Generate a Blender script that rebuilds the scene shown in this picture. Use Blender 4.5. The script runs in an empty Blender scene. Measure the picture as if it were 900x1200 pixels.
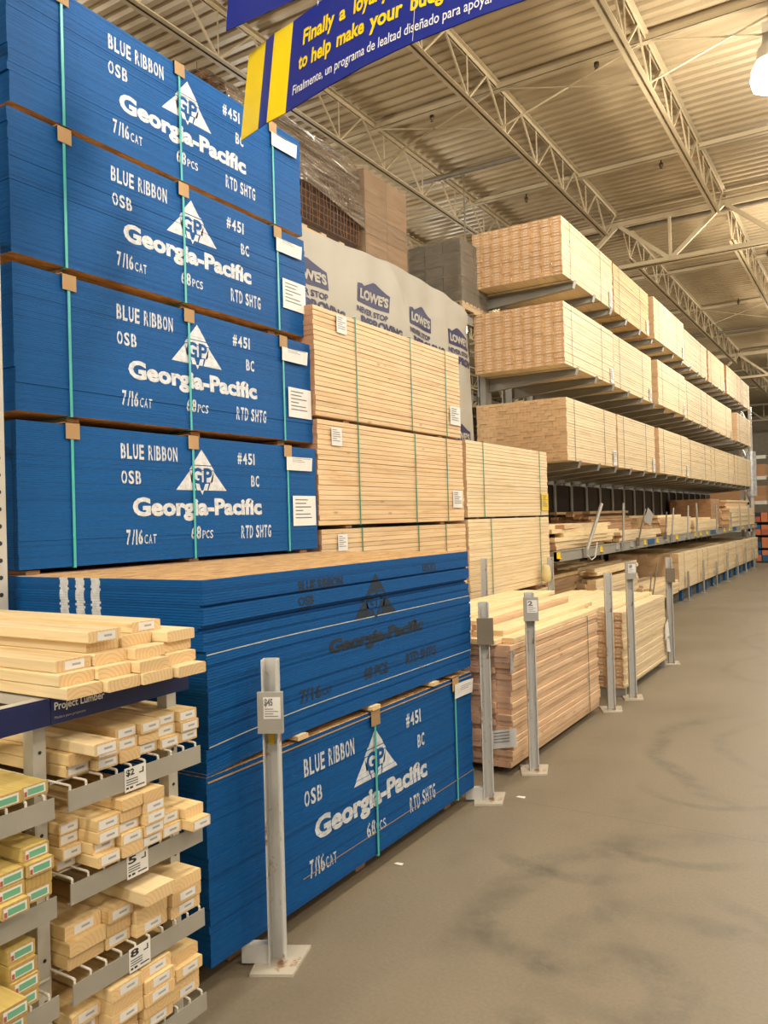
import bpy, bmesh, math, random
from mathutils import Vector, Matrix
rnd = random.Random(7)
C = bpy.context.scene.collection
S = bpy.context.scene

# ------------------------------------------------------------------ camera
CAM_Z = 1.86
def make_camera():
    yaw, pit, rol, f = .550394585, .00971099606, -.0282316653, 947.97
    cy, sy = math.cos(yaw), math.sin(yaw)
    fw = Vector((-sy*math.cos(pit), cy*math.cos(pit), math.sin(pit)))
    r = Vector((cy, sy, 0)); u = r.cross(fw)
    c, s = math.cos(rol), math.sin(rol)
    R, U = c*r + s*u, -s*r + c*u
    cd = bpy.data.cameras.new('camera'); co = bpy.data.objects.new('camera', cd); C.objects.link(co)
    m = Matrix((R, U, -fw)).transposed().to_4x4(); m.translation = (0, 0, CAM_Z)
    co.matrix_world = m
    cd.sensor_fit = 'VERTICAL'; cd.sensor_height = 36; cd.sensor_width = 27
    cd.lens = f/1200*36; cd.clip_end = 200; cd.clip_start = .05
    S.camera = co
make_camera()

# ------------------------------------------------------------------ materials
def new_mat(name):
    m = bpy.data.materials.new(name); m.use_nodes = True
    nt = m.node_tree; b = nt.nodes['Principled BSDF']
    return m, nt, b
def nd(nt, typ, **kw):
    n = nt.nodes.new(typ)
    for k, v in kw.items():
        if hasattr(n, k): setattr(n, k, v)
        else: n.inputs[k].default_value = v
    return n
def lk(nt, a, b): nt.links.new(a, b)
def ramp(nt, src, stops):
    n = nt.nodes.new('ShaderNodeValToRGB'); e = n.color_ramp.elements
    while len(e) < len(stops): e.new(.5)
    for i, (p, c) in enumerate(stops):
        e[i].position = p; e[i].color = tuple(c)+(1,) if len(c) == 3 else c
    lk(nt, src, n.inputs[0]); return n.outputs[0]
def mixc(nt, fac, a, b, blend='MIX'):
    n = nt.nodes.new('ShaderNodeMix'); n.data_type = 'RGBA'; n.blend_type = blend
    for s, v in ((n.inputs[0], fac), (n.inputs[6], a), (n.inputs[7], b)):
        if hasattr(v, 'is_linked') or isinstance(v, bpy.types.NodeSocket): lk(nt, v, s)
        else: s.default_value = v if not isinstance(v, tuple) else (v+(1,) if len(v) == 3 else v)
    return n.outputs[2]
def math_(nt, op, a, b=0.0, clamp=False):
    n = nt.nodes.new('ShaderNodeMath'); n.operation = op; n.use_clamp = clamp
    for s, v in ((n.inputs[0], a), (n.inputs[1], b)):
        if isinstance(v, bpy.types.NodeSocket): lk(nt, v, s)
        else: s.default_value = v
    return n.outputs[0]
def rand_val(nt):
    g = nt.nodes.new('ShaderNodeNewGeometry'); o = nt.nodes.new('ShaderNodeObjectInfo')
    return math_(nt, 'FRACT', math_(nt, 'ADD', g.outputs['Random Per Island'], math_(nt, 'MULTIPLY', o.outputs['Random'], 3.7)))
def obj_coord(nt, scale, jitter=True):
    t = nt.nodes.new('ShaderNodeTexCoord'); mp = nt.nodes.new('ShaderNodeMapping')
    mp.inputs['Scale'].default_value = scale; src = t.outputs['Object']
    if jitter:
        r = rand_val(nt); cb = nt.nodes.new('ShaderNodeCombineXYZ')
        lk(nt, math_(nt, 'MULTIPLY', r, 13.0), cb.inputs[0]); lk(nt, math_(nt, 'MULTIPLY', r, 29.0), cb.inputs[1]); lk(nt, math_(nt, 'MULTIPLY', r, 7.0), cb.inputs[2])
        ad = nt.nodes.new('ShaderNodeVectorMath'); lk(nt, src, ad.inputs[0]); lk(nt, cb.outputs[0], ad.inputs[1]); src = ad.outputs[0]
    lk(nt, src, mp.inputs[0]); return mp.outputs[0]
def bump(nt, b, h, strength=.2, dist=.004):
    n = nd(nt, 'ShaderNodeBump', Strength=strength, Distance=dist); lk(nt, h, n.inputs['Height']); lk(nt, n.outputs[0], b.inputs['Normal'])

def wood_side(name, light, dark, var=.5, knots=.5):
    m, nt, b = new_mat(name)
    co = obj_coord(nt, (22, 1.1, 22))
    n1 = nd(nt, 'ShaderNodeTexNoise', Scale=1.6, Detail=5.0, Roughness=.6, Distortion=.6); lk(nt, co, n1.inputs['Vector'])
    base = ramp(nt, n1.outputs['Fac'], [(.3, dark), (.5, light), (.75, tuple(min(1, c*1.06) for c in light))])
    r = rand_val(nt)
    tint = ramp(nt, r, [(0, (1-.35*var, 1-.42*var, 1-.5*var)), (.35, (1, .98, .95)), (.7, (1, 1, 1)), (1, (1-.12*var, 1-.2*var, 1-.3*var))])
    col = mixc(nt, 1.0, base, tint, 'MULTIPLY')
    co2 = obj_coord(nt, (9, 3.2, 9)); v = nd(nt, 'ShaderNodeTexVoronoi', Scale=1.0); lk(nt, co2, v.inputs['Vector'])
    k = ramp(nt, v.outputs['Distance'], [(.05, (1, 1, 1)), (.13, (0, 0, 0))])
    k2 = math_(nt, 'MULTIPLY', k, knots)
    col = mixc(nt, k2, col, (.22, .10, .04))
    lk(nt, col, b.inputs['Base Color']); b.inputs['Roughness'].default_value = .62
    bump(nt, b, n1.outputs['Fac'], .12, .002)
    return m
def wood_end(name, light, dark, var=.5, stamp=False):
    m, nt, b = new_mat(name)
    t = nt.nodes.new('ShaderNodeTexCoord'); r = rand_val(nt)
    sp = nt.nodes.new('ShaderNodeSeparateXYZ'); lk(nt, t.outputs['Object'], sp.inputs[0])
    cb = nt.nodes.new('ShaderNodeCombineXYZ')
    lk(nt, math_(nt, 'ADD', sp.outputs[0], math_(nt, 'SUBTRACT', math_(nt, 'MULTIPLY', r, .16), .12)), cb.inputs[0]); lk(nt, math_(nt, 'ADD', sp.outputs[2], math_(nt, 'SUBTRACT', math_(nt, 'MULTIPLY', math_(nt, 'FRACT', math_(nt, 'MULTIPLY', r, 7.3)), .08), .03)), cb.inputs[2])
    w = nd(nt, 'ShaderNodeTexWave', Scale=22.0, Distortion=2.2, Detail=2.0); w.wave_type = 'RINGS'; w.rings_direction = 'Y'; w.inputs['Detail Scale'].default_value = .6
    lk(nt, cb.outputs[0], w.inputs['Vector'])
    base = ramp(nt, w.outputs['Fac'], [(.1, light), (.7, light), (1, tuple(.55*a+.45*b for a, b in zip(light, dark)))])
    tint = ramp(nt, r, [(0, (1-.42*var, 1-.5*var, 1-.58*var)), (.4, (1, .97, .94)), (.75, (1, 1, 1)), (1, (1-.2*var, 1-.28*var, 1-.36*var))])
    col = mixc(nt, 1.0, base, tint, 'MULTIPLY')
    if stamp:   # white ink grade stamps on the board ends
        g = nt.nodes.new('ShaderNodeSeparateXYZ'); lk(nt, t.outputs['UV'], g.inputs[0])
        dx = math_(nt, 'ABSOLUTE', math_(nt, 'SUBTRACT', g.outputs[0], .5)); dz = math_(nt, 'ABSOLUTE', math_(nt, 'SUBTRACT', g.outputs[1], .5))
        a = math_(nt, 'LESS_THAN', dx, .24); c2 = math_(nt, 'LESS_THAN', dz, .24)
        nz = nd(nt, 'ShaderNodeTexNoise', Scale=60.0, Detail=1.0); lk(nt, cb.outputs[0], nz.inputs['Vector'])
        s = math_(nt, 'MULTIPLY', math_(nt, 'MULTIPLY', a, c2), math_(nt, 'GREATER_THAN', nz.outputs['Fac'], .46))
        col = mixc(nt, math_(nt, 'MULTIPLY', s, .5), col, (.82, .78, .70))
    lk(nt, col, b.inputs['Base Color']); b.inputs['Roughness'].default_value = .8
    return m
def flat(name, col, rough=.5, metal=0.0, noise=.12, nscale=6.0, spec=None):
    m, nt, b = new_mat(name)
    t = nt.nodes.new('ShaderNodeTexCoord'); n = nd(nt, 'ShaderNodeTexNoise', Scale=nscale, Detail=4.0); lk(nt, t.outputs['Object'], n.inputs['Vector'])
    c = ramp(nt, n.outputs['Fac'], [(.3, tuple(x*(1-noise) for x in col)), (.7, tuple(min(1, x*(1+noise*.5)) for x in col))])
    lk(nt, c, b.inputs['Base Color']); b.inputs['Roughness'].default_value = rough; b.inputs['Metallic'].default_value = metal
    if spec is not None: b.inputs['Specular IOR Level'].default_value = spec
    return m
def worn_paint(name, col, rust=(.30, .14, .05), amount=.56):
    m, nt, b = new_mat(name)
    t = nt.nodes.new('ShaderNodeTexCoord'); n = nd(nt, 'ShaderNodeTexNoise', Scale=9.0, Detail=6.0, Roughness=.65); lk(nt, t.outputs['Object'], n.inputs['Vector'])
    n2 = nd(nt, 'ShaderNodeTexNoise', Scale=2.2, Detail=3.0); lk(nt, t.outputs['Object'], n2.inputs['Vector'])
    base = ramp(nt, n2.outputs['Fac'], [(.3, tuple(x*.88 for x in col)), (.7, col)])
    k = ramp(nt, n.outputs['Fac'], [(amount+.07, (0, 0, 0)), (amount+.14, (1, 1, 1))])
    lk(nt, mixc(nt, k, base, rust), b.inputs['Base Color']); b.inputs['Roughness'].default_value = .5
    return m
def blue_paint():
    m, nt, b = new_mat('blue_edge_paint')
    r = rand_val(nt)
    co = obj_coord(nt, (8, 8, 160)); n = nd(nt, 'ShaderNodeTexNoise', Scale=3.0, Detail=5.0, Roughness=.7); lk(nt, co, n.inputs['Vector'])
    c = ramp(nt, n.outputs['Fac'], [(.25, (.0012, .050, .165)), (.5, (.0018, .080, .275)), (.8, (.004, .120, .365))])
    tint = ramp(nt, r, [(0, (.72, .74, .78)), (.2, (.95, .95, .95)), (1, (1.0, 1.0, 1.0))])
    c = mixc(nt, 1.0, c, tint, 'MULTIPLY')
    lk(nt, c, b.inputs['Base Color']); b.inputs['Roughness'].default_value = .6; b.inputs['Specular IOR Level'].default_value = .2; bump(nt, b, n.outputs['Fac'], .3, .002)
    return m
def osb_face():
    m, nt, b = new_mat('osb_strands')
    co = obj_coord(nt, (30, 9, 1), False); v = nd(nt, 'ShaderNodeTexVoronoi', Scale=1.3, Randomness=1.0); lk(nt, co, v.inputs['Vector'])
    n = nd(nt, 'ShaderNodeTexNoise', Scale=1.5, Detail=6.0, Distortion=1.5); lk(nt, co, n.inputs['Vector'])
    sp = nt.nodes.new('ShaderNodeSeparateColor'); lk(nt, v.outputs['Color'], sp.inputs[0])
    c = ramp(nt, sp.outputs[0], [(0, (.36, .20, .075)), (.4, (.52, .31, .125)), (.75, (.62, .40, .18)), (1, (.46, .26, .10))])
    c2 = ramp(nt, n.outputs['Fac'], [(.3, (.75, .7, .62)), (.6, (1, 1, 1))])
    lk(nt, mixc(nt, 1.0, c, c2, 'MULTIPLY'), b.inputs['Base Color']); b.inputs['Roughness'].default_value = .7
    return m
def concrete():
    m, nt, b = new_mat('polished_concrete')
    t = nt.nodes.new('ShaderNodeTexCoord'); P = t.outputs['Object']
    n = nd(nt, 'ShaderNodeTexNoise', Scale=.9, Detail=6.0, Roughness=.55); lk(nt, P, n.inputs['Vector'])
    c = ramp(nt, n.outputs['Fac'], [(.25, (.176, .145, .100)), (.5, (.204, .168, .116)), (.8, (.232, .192, .133))])
    f = nd(nt, 'ShaderNodeTexNoise', Scale=60.0, Detail=3.0); lk(nt, P, f.inputs['Vector'])
    c = mixc(nt, 1.0, c, ramp(nt, f.outputs['Fac'], [(.3, (.9, .9, .9)), (.7, (1.05, 1.05, 1.05))]), 'MULTIPLY')
    # fork-lift tyre scuffs: arcs of worn dark rubber on the slab
    total = None
    def arc(cx, cy, r, w, lo, hi, gain):
        nonlocal total
        sb = nt.nodes.new('ShaderNodeVectorMath'); lk(nt, P, sb.inputs[0]); sb.inputs[1].default_value = (-cx, -cy, 0)
        mp = nt.nodes.new('ShaderNodeVectorRotate'); mp.rotation_type = 'Z_AXIS'; mp.inputs['Angle'].default_value = -(lo+hi)/2; lk(nt, sb.outputs[0], mp.inputs['Vector'])
        dn = nd(nt, 'ShaderNodeTexNoise', Scale=1.3, Detail=3.0); lk(nt, P, dn.inputs['Vector'])
        ln = nt.nodes.new('ShaderNodeVectorMath'); ln.operation = 'LENGTH'; lk(nt, mp.outputs[0], ln.inputs[0])
        d = math_(nt, 'ADD', ln.outputs['Value'], math_(nt, 'MULTIPLY', math_(nt, 'SUBTRACT', dn.outputs['Fac'], .5), .3))
        d = math_(nt, 'ABSOLUTE', math_(nt, 'SUBTRACT', d, r))
        band = math_(nt, 'SUBTRACT', 1.0, math_(nt, 'DIVIDE', d, w), True); band = math_(nt, 'MULTIPLY', band, math_(nt, 'SUBTRACT', 2.0, band))
        sx = nt.nodes.new('ShaderNodeSeparateXYZ'); lk(nt, mp.outputs[0], sx.inputs[0])
        an = math_(nt, 'ARCTAN2', sx.outputs[1], sx.outputs[0])
        mid, half = 0.0, (hi-lo)/2
        am = math_(nt, 'SUBTRACT', 1.0, math_(nt, 'DIVIDE', math_(nt, 'ABSOLUTE', math_(nt, 'SUBTRACT', an, mid)), half), True)
        am = math_(nt, 'MULTIPLY', am, 1.6, True)
        v = math_(nt, 'MULTIPLY', math_(nt, 'MULTIPLY', band, am), gain)
        total = v if total is None else math_(nt, 'ADD', total, v, True)
    for a in [(-.15, 3.55, 1.5, .13, 1.7, 3.7, .42), (-.1, 3.2, 1.15, .10, 2.2, 3.5, .3), (-.05, 6.9, 1.55, .10, 2.1, 4.4, .38), (.05, 7.1, 1.2, .08, 2.3, 4.3, .34), (.3, 7.0, 1.9, .07, 3.0, 4.4, .25),
              (-1.25, 3.55, .36, .12, 3.0, 5.6, .5), (-.95, 3.15, .22, .13, -3.0, 3.1, .5), (-1.5, 4.55, .5, .08, -2.6, -.6, .5), (-1.05, 4.85, .45, .07, -2.4, -.4, .45), (-.6, 3.05, .8, .10, .6, 2.4, .36), (-.2, 4.6, .7, .08, 3.6, 5.6, .36),
              (-.3, 10.4, 1.3, .08, 2.0, 4.4, .3), (-.1, 12.6, 1.6, .08, 2.2, 4.2, .28), (-1.2, 2.75, .09, .1, -3.14, 3.14, .5), (-.75, 2.6, .16, .09, -3.14, 3.14, .4), (-1.0, 5.9, .5, .06, 3.4, 5.9, .4), (.6, 4.6, 1.9, .09, 2.6, 4.2, .25)]:
        arc(*a)
    sm = nd(nt, 'ShaderNodeTexNoise', Scale=2.6, Detail=4.0); lk(nt, P, sm.inputs['Vector'])
    blot = ramp(nt, sm.outputs['Fac'], [(.58, (0, 0, 0)), (.72, (.4, .4, .4))])
    f2 = nd(nt, 'ShaderNodeTexNoise', Scale=5.0, Detail=6.0, Roughness=.7); lk(nt, P, f2.inputs['Vector'])
    brk = ramp(nt, f2.outputs['Fac'], [(.36, (.15, .15, .15)), (.6, (1, 1, 1))])
    tt = math_(nt, 'MULTIPLY', math_(nt, 'ADD', total, math_(nt, 'MULTIPLY', blot, .5), True), brk)
    c = mixc(nt, tt, c, (.075, .066, .05))
    # saw-cut control joints
    s = nt.nodes.new('ShaderNodeSeparateXYZ'); lk(nt, P, s.inputs[0])
    for out, period, off in ((s.outputs[1], 4.6, 1.95), (s.outputs[0], 5.0, 2.2)):
        fr = math_(nt, 'FRACT', math_(nt, 'DIVIDE', math_(nt, 'ADD', out, off+100*period), period))
        j = math_(nt, 'LESS_THAN', math_(nt, 'ABSOLUTE', math_(nt, 'SUBTRACT', fr, .5)), .0009)
        c = mixc(nt, math_(nt, 'MULTIPLY', j, .45), c, (.09, .075, .055))
    lk(nt, c, b.inputs['Base Color'])
    rr = ramp(nt, n.outputs['Fac'], [(.3, (.42, .42, .42)), (.7, (.58, .58, .58))]); lk(nt, rr, b.inputs['Roughness'])
    b.inputs['Specular IOR Level'].default_value = .35
    return m
def film(name, tint, alpha, scale=7.0, rough=.18, bd=.018):
    m, nt, b = new_mat(name)
    t = nt.nodes.new('ShaderNodeTexCoord'); mp = nt.nodes.new('ShaderNodeMapping'); mp.inputs['Rotation'].default_value = (.55, 0, 0); mp.inputs['Scale'].default_value = (1, .35, 4.0); lk(nt, t.outputs['Object'], mp.inputs[0])
    n = nd(nt, 'ShaderNodeTexNoise', Scale=scale, Detail=4.0, Distortion=1.0); lk(nt, mp.outputs[0], n.inputs['Vector'])
    b.inputs['Base Color'].default_value = tint+(1,); b.inputs['Roughness'].default_value = rough
    a = ramp(nt, n.outputs['Fac'], [(.35, (alpha*.4,)*3), (.65, (min(1, alpha*1.7),)*3)])
    lk(nt, a, b.inputs['Alpha']); bump(nt, b, n.outputs['Fac'], 1.0, bd); b.inputs['Specular IOR Level'].default_value = .9
    return m
def emit(name, col, s):
    m, nt, b = new_mat(name); b.inputs['Base Color'].default_value = (.9, .9, .9, 1)
    b.inputs['Emission Color'].default_value = col+(1,); b.inputs['Emission Strength'].default_value = s
    return m
def carton(name, col):
    m, nt, b = new_mat(name)
    t = nt.nodes.new('ShaderNodeTexCoord'); n = nd(nt, 'ShaderNodeTexNoise', Scale=4.0, Detail=4.0); lk(nt, t.outputs['Object'], n.inputs['Vector'])
    r = rand_val(nt)
    c = ramp(nt, n.outputs['Fac'], [(.3, tuple(x*.85 for x in col)), (.7, col)])
    c = mixc(nt, 1.0, c, ramp(nt, r, [(0, (.8, .8, .8)), (1, (1.05, 1.05, 1.05))]), 'MULTIPLY')
    lk(nt, c, b.inputs['Base Color']); b.inputs['Roughness'].default_value = .75
    return m
M = {}
M['blue'] = blue_paint(); M['osb'] = osb_face()
M['white_ink'] = flat('white_stencil_paint', (.62, .64, .66), .6, noise=.25, nscale=30); M['black_ink'] = flat('black_stencil_paint', (.008, .018, .035), .6, noise=.3, nscale=30)
M['bare_edge'] = flat('bare_osb_edge', (.50, .50, .46), .7, noise=.3, nscale=14)
W = {}
def woodset(k, l, d, le, de, var=.5, knots=.5, stamp=False): W[k] = [wood_side('pine_face_'+k, l, d, var, knots), wood_end('pine_end_'+k, le, de, var, stamp)]
woodset('cream', (.74, .59, .37), (.62, .46, .25), (.66, .45, .255), (.48, .28, .14), .3, .22)
woodset('stamped', (.76, .61, .39), (.64, .47, .265), (.58, .36, .185), (.42, .23, .11), .3, .2, True)
woodset('honey', (.70, .49, .235), (.54, .33, .13), (.48, .28, .12), (.32, .17, .07), .4, .35)
woodset('fir', (.71, .515, .30), (.57, .36, .18), (.50, .28, .155), (.36, .17, .08), .4, .5)
woodset('pink', (.72, .50, .315), (.56, .335, .19), (.66, .42, .285), (.48, .25, .15), .5, .5)
woodset('pale', (.82, .655, .39), (.71, .51, .25), (.74, .53, .28), (.50, .30, .13), .28, .4)
woodset('project', (.80, .60, .30), (.68, .45, .18), (.74, .52, .26), (.58, .35, .14), .4, .45)
woodset('treated', (.66, .51, .17), (.50, .35, .09), (.50, .34, .11), (.34, .20, .06), .45, .5)
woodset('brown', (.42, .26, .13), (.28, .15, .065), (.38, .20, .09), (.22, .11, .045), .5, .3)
woodset('pallet', (.50, .37, .22), (.36, .23, .115), (.44, .29, .14), (.30, .18, .08), .4, .4)
M['teal'] = flat('teal_strap', (.06, .42, .37), .4); M['green'] = flat('green_strap', (.03, .25, .15), .4)
M['dark_strap'] = flat('grey_green_strap', (.09, .13, .10), .45)
M['card'] = carton('corner_cardboard', (.44, .27, .12)); M['carton'] = carton('brown_carton', (.24, .135, .065)); M['greycarton'] = carton('grey_carton', (.12, .105, .08))
M['bag'] = flat('pale_plastic_bag', (.62, .52, .25), .4); M['paper'] = flat('white_paper', (.74, .72, .68), .7, noise=.06); M['print'] = flat('grey_print', (.16, .16, .17), .7); M['yellow_paper'] = flat('yellow_tag', (.80, .55, .03), .5)
M['sticker_print'] = flat('faint_print', (.38, .37, .36), .7); M['greenprint'] = flat('green_label', (.15, .42, .25), .6); M['redprint'] = flat('red_label', (.45, .10, .06), .6)
M['post'] = worn_paint('worn_grey_post_paint', (.56, .55, .52), amount=.50); M['plate'] = worn_paint('scuffed_base_plate', (.50, .45, .36), amount=.5)
M['galv'] = flat('grey_steel', (.36, .345, .31), .42, .25, .15, 3.0); M['lip'] = flat('satin_grey_lip', (.40, .375, .32), .4, .3, .1, 3.0)
M['armgrey'] = flat('grey_arm_paint', (.27, .255, .215), .5, 0, .12, 2.0)
M['whitewire'] = flat('white_wire', (.66, .62, .54), .4); M['rackwhite'] = flat('white_rack_paint', (.55, .52, .45), .45, 0, .15, 4.0)
M['navy'] = flat('navy_sign', (.006, .012, .075), .4, noise=.05); M['banner_blue'] = flat('banner_blue', (.008, .022, .25), .3, noise=.08, nscale=2.0, spec=.6)
M['banner_yellow'] = flat('banner_yellow', (.93, .66, .005), .35, noise=.05); M['white'] = flat('white_print', (.8, .8, .8), .5, noise=.03)
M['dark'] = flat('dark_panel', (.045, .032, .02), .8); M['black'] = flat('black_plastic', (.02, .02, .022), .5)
M['creamsteel'] = flat('cream_painted_steel', (.42, .335, .205), .55, 0, .1, 2.0); M['deck'] = flat('cream_roof_deck', (.36, .275, .16), .5, 0, .08, 1.2)
M['pipe'] = flat('dark_pipe', (.17, .14, .10), .5); M['brass'] = flat('brass_head', (.09, .06, .03), .4, .6)
M['tarp'] = flat('white_tarp', (.40, .37, .31), .6, 0, .1, 1.4); M['tarpink'] = flat('navy_tarp_ink', (.032, .035, .095), .6, noise=.2)
M['rust'] = flat('rusty_wire', (.20, .095, .04), .75, .2, .4, 20); M['rustcore'] = flat('dark_rust_bundle', (.05, .025, .012), .9, 0, .4, 18)
M['film'] = film('clear_stretch_wrap', (.20, .155, .11), .55, 4.5, .14, .05); M['film2'] = film('tight_stretch_wrap', (.50, .40, .28), .17, 6.0, .13, .04)
M['concrete'] = concrete(); M['wall'] = flat('cream_wall', (.42, .36, .26), .8)
M['lens'] = emit('lamp_lens', (1, .95, .86), 14.0); M['alu'] = flat('aluminium', (.55, .53, .48), .35, .6)
M['blueplastic'] = flat('blue_plastic', (.012, .10, .25), .4); M['yellowplastic'] = flat('yellow_plastic', (.85, .58, .01), .4)
M['orange'] = flat('orange_pack', (.62, .18, .06), .5); M['wrapwhite'] = flat('silver_wrap', (.5, .5, .5), .3, .3, .3, 12)
M['greypad'] = flat('grey_holder', (.36, .345, .31), .45)

# ------------------------------------------------------------------ mesh builder
class MB:
    def __init__(s): s.v = []; s.f = []; s.m = []; s.smooth = set(); s.uv = {}
    def add(s, vs, fs, mi=0, smooth=False):
        o = len(s.v); s.v += [tuple(p) for p in vs]
        for f in fs:
            if smooth: s.smooth.add(len(s.f))
            s.f.append(tuple(o+i for i in f)); s.m.append(mi)
        return s
    def box(s, x0, x1, y0, y1, z0, z1, mi=0, top=None, ny=1, fn=None):
        if ny == 1 and fn is None:
            v = [(x0, y0, z0), (x1, y0, z0), (x1, y1, z0), (x0, y1, z0), (x0, y0, z1), (x1, y0, z1), (x1, y1, z1), (x0, y1, z1)]
            f = [(0, 1, 5, 4), (1, 2, 6, 5), (2, 3, 7, 6), (3, 0, 4, 7)]; s.add(v, f, mi)
            o = len(s.v)-8; t = mi if top is None else top
            s.f += [(o+4, o+5, o+6, o+7), (o+3, o+2, o+1, o)]; s.m += [t, t]
            return s
        o = len(s.v); t = mi if top is None else top
        for i in range(ny+1):
            y = y0+(y1-y0)*i/ny
            for x, z in ((x0, z0), (x1, z0), (x1, z1), (x0, z1)):
                p = (x, y, z); s.v.append(fn(*p) if fn else p)
        for i in range(ny):
            a = o+4*i; b = a+4
            for k, mm in ((0, t), (1, mi), (2, t), (3, mi)):
                k2 = (k+1) % 4; s.f.append((a+k, b+k, b+k2, a+k2)); s.m.append(mm)
        s.f += [(o, o+1, o+2, o+3), tuple(o+4*ny+k for k in (3, 2, 1, 0))]; s.m += [mi, mi]
        return s
    def board(s, x0, x1, y0, y1, z0, z1, c=.003):
        """timber board along y with eased edges; slot 0 faces, slot 1 ends"""
        pr = [(x0+c, z0), (x1-c, z0), (x1, z0+c), (x1, z1-c), (x1-c, z1), (x0+c, z1), (x0, z1-c), (x0, z0+c)]
        o = len(s.v)
        s.v += [(x, y0, z) for x, z in pr]+[(x, y1, z) for x, z in pr]
        for k in range(8):
            k2 = (k+1) % 8; s.f.append((o+k, o+k2, o+8+k2, o+8+k)); s.m.append(0)
        for ids in (range(7, -1, -1), range(8, 16)):
            s.uv[len(s.f)] = [((pr[k % 8][0]-x0)/(x1-x0), (pr[k % 8][1]-z0)/(z1-z0)) for k in ids]; s.f.append(tuple(o+k for k in ids)); s.m.append(1)
        return s
    def tube(s, a, b, r, mi=0, n=8, r2=None):
        a, b = Vector(a), Vector(b); d = (b-a).normalized(); r2 = r if r2 is None else r2
        u = d.orthogonal().normalized(); w = d.cross(u)
        vs = [a+(u*math.cos(t)+w*math.sin(t))*r for t in [2*math.pi*i/n for i in range(n)]]+[b+(u*math.cos(t)+w*math.sin(t))*r2 for t in [2*math.pi*i/n for i in range(n)]]
        s.add(vs, [(i, (i+1) % n, n+(i+1) % n, n+i) for i in range(n)], mi, True)
        s.add(vs, [tuple(range(n-1, -1, -1)), tuple(range(n, 2*n))], mi)
        return s
    def path(s, pts, r, mi=0, n=6):
        for a, b in zip(pts[:-1], pts[1:]): s.tube(a, b, r, mi, n)
        return s
    def bar(s, a, b, w, h, mi=0, up=(0, 0, 1)):
        a, b = Vector(a), Vector(b); d = (b-a).normalized(); up = Vector(up)
        u = d.cross(up)
        u = d.orthogonal().normalized() if u.length < 1e-4 else u.normalized()
        v = u.cross(d); vs = []
        for p in (a, b):
            for i, j in ((-1, -1), (1, -1), (1, 1), (-1, 1)): vs.append(p+u*(w/2*i)+v*(h/2*j))
        s.add(vs, [(0, 1, 5, 4), (1, 2, 6, 5), (2, 3, 7, 6), (3, 0, 4, 7), (3, 2, 1, 0), (4, 5, 6, 7)], mi); return s
    def prism(s, pts, ax, a, b, mi=0):
        """closed outline pts (2-D) extruded along axis ax from a to b"""
        def P(p, t): return {'x': (t, p[0], p[1]), 'y': (p[0], t, p[1]), 'z': (p[0], p[1], t)}[ax]
        n = len(pts); vs = [P(p, a) for p in pts]+[P(p, b) for p in pts]
        s.add(vs, [(i, (i+1) % n, n+(i+1) % n, n+i) for i in range(n)]+[tuple(range(n-1, -1, -1)), tuple(range(n, 2*n))], mi); return s
    def lathe(s, prof, c=(0, 0, 0), n=16, mi=0):
        o = [[(c[0]+r*math.cos(2*math.pi*i/n), c[1]+r*math.sin(2*math.pi*i/n), c[2]+z) for i in range(n)] for r, z in prof]
        vs = [p for ring in o for p in ring]
        fs = [(k*n+i, k*n+(i+1) % n, (k+1)*n+(i+1) % n, (k+1)*n+i) for k in range(len(prof)-1) for i in range(n)]
        s.add(vs, fs, mi, True); return s
    def mesh(s, name, mats):
        me = bpy.data.meshes.new(name); me.from_pydata(s.v, [], s.f)
        for m in mats: me.materials.append(m)
        me.polygons.foreach_set('material_index', s.m)
        if s.uv:
            ul = me.uv_layers.new(name='UVMap')
            for fi, cs in s.uv.items():
                for li, c in zip(me.polygons[fi].loop_indices, cs): ul.data[li].uv = c
        if s.smooth: me.polygons.foreach_set('use_smooth', [i in s.smooth for i in range(len(s.f))])
        bm = bmesh.new(); bm.from_mesh(me); bmesh.ops.recalc_face_normals(bm, faces=bm.faces); bm.to_mesh(me); bm.free()
        me.update(); return me
    def build(s, name, mats, parent=None, loc=(0, 0, 0), rot=None):
        return link(name, s.mesh(name, mats if isinstance(mats, list) else [mats]), parent, loc, rot)
def link(name, me, parent=None, loc=(0, 0, 0), rot=None):
    o = bpy.data.objects.new(name, me); C.objects.link(o); o.location = loc
    if rot: o.rotation_euler = rot
    if parent: o.parent = parent
    return o
def tag(o, label, cat, group=None, kind=None):
    o['label'] = label; o['category'] = cat
    if group: o['group'] = group
    if kind: o['kind'] = kind
    return o
def thing(name, label, cat, loc=(0, 0, 0), rz=0, group=None):
    o = bpy.data.objects.new(name, None); C.objects.link(o); o.location = loc; o.rotation_euler = (0, 0, rz); o.empty_display_size = .1
    return tag(o, label, cat, group)
def struct(o, label, cat):
    return tag(o, label, cat, kind='structure')
ORD = ['first', 'second', 'third', 'fourth', 'fifth', 'sixth', 'seventh', 'eighth', 'ninth', 'tenth', 'eleventh', 'twelfth', 'thirteenth', 'fourteenth', 'fifteenth', 'sixteenth']

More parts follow.
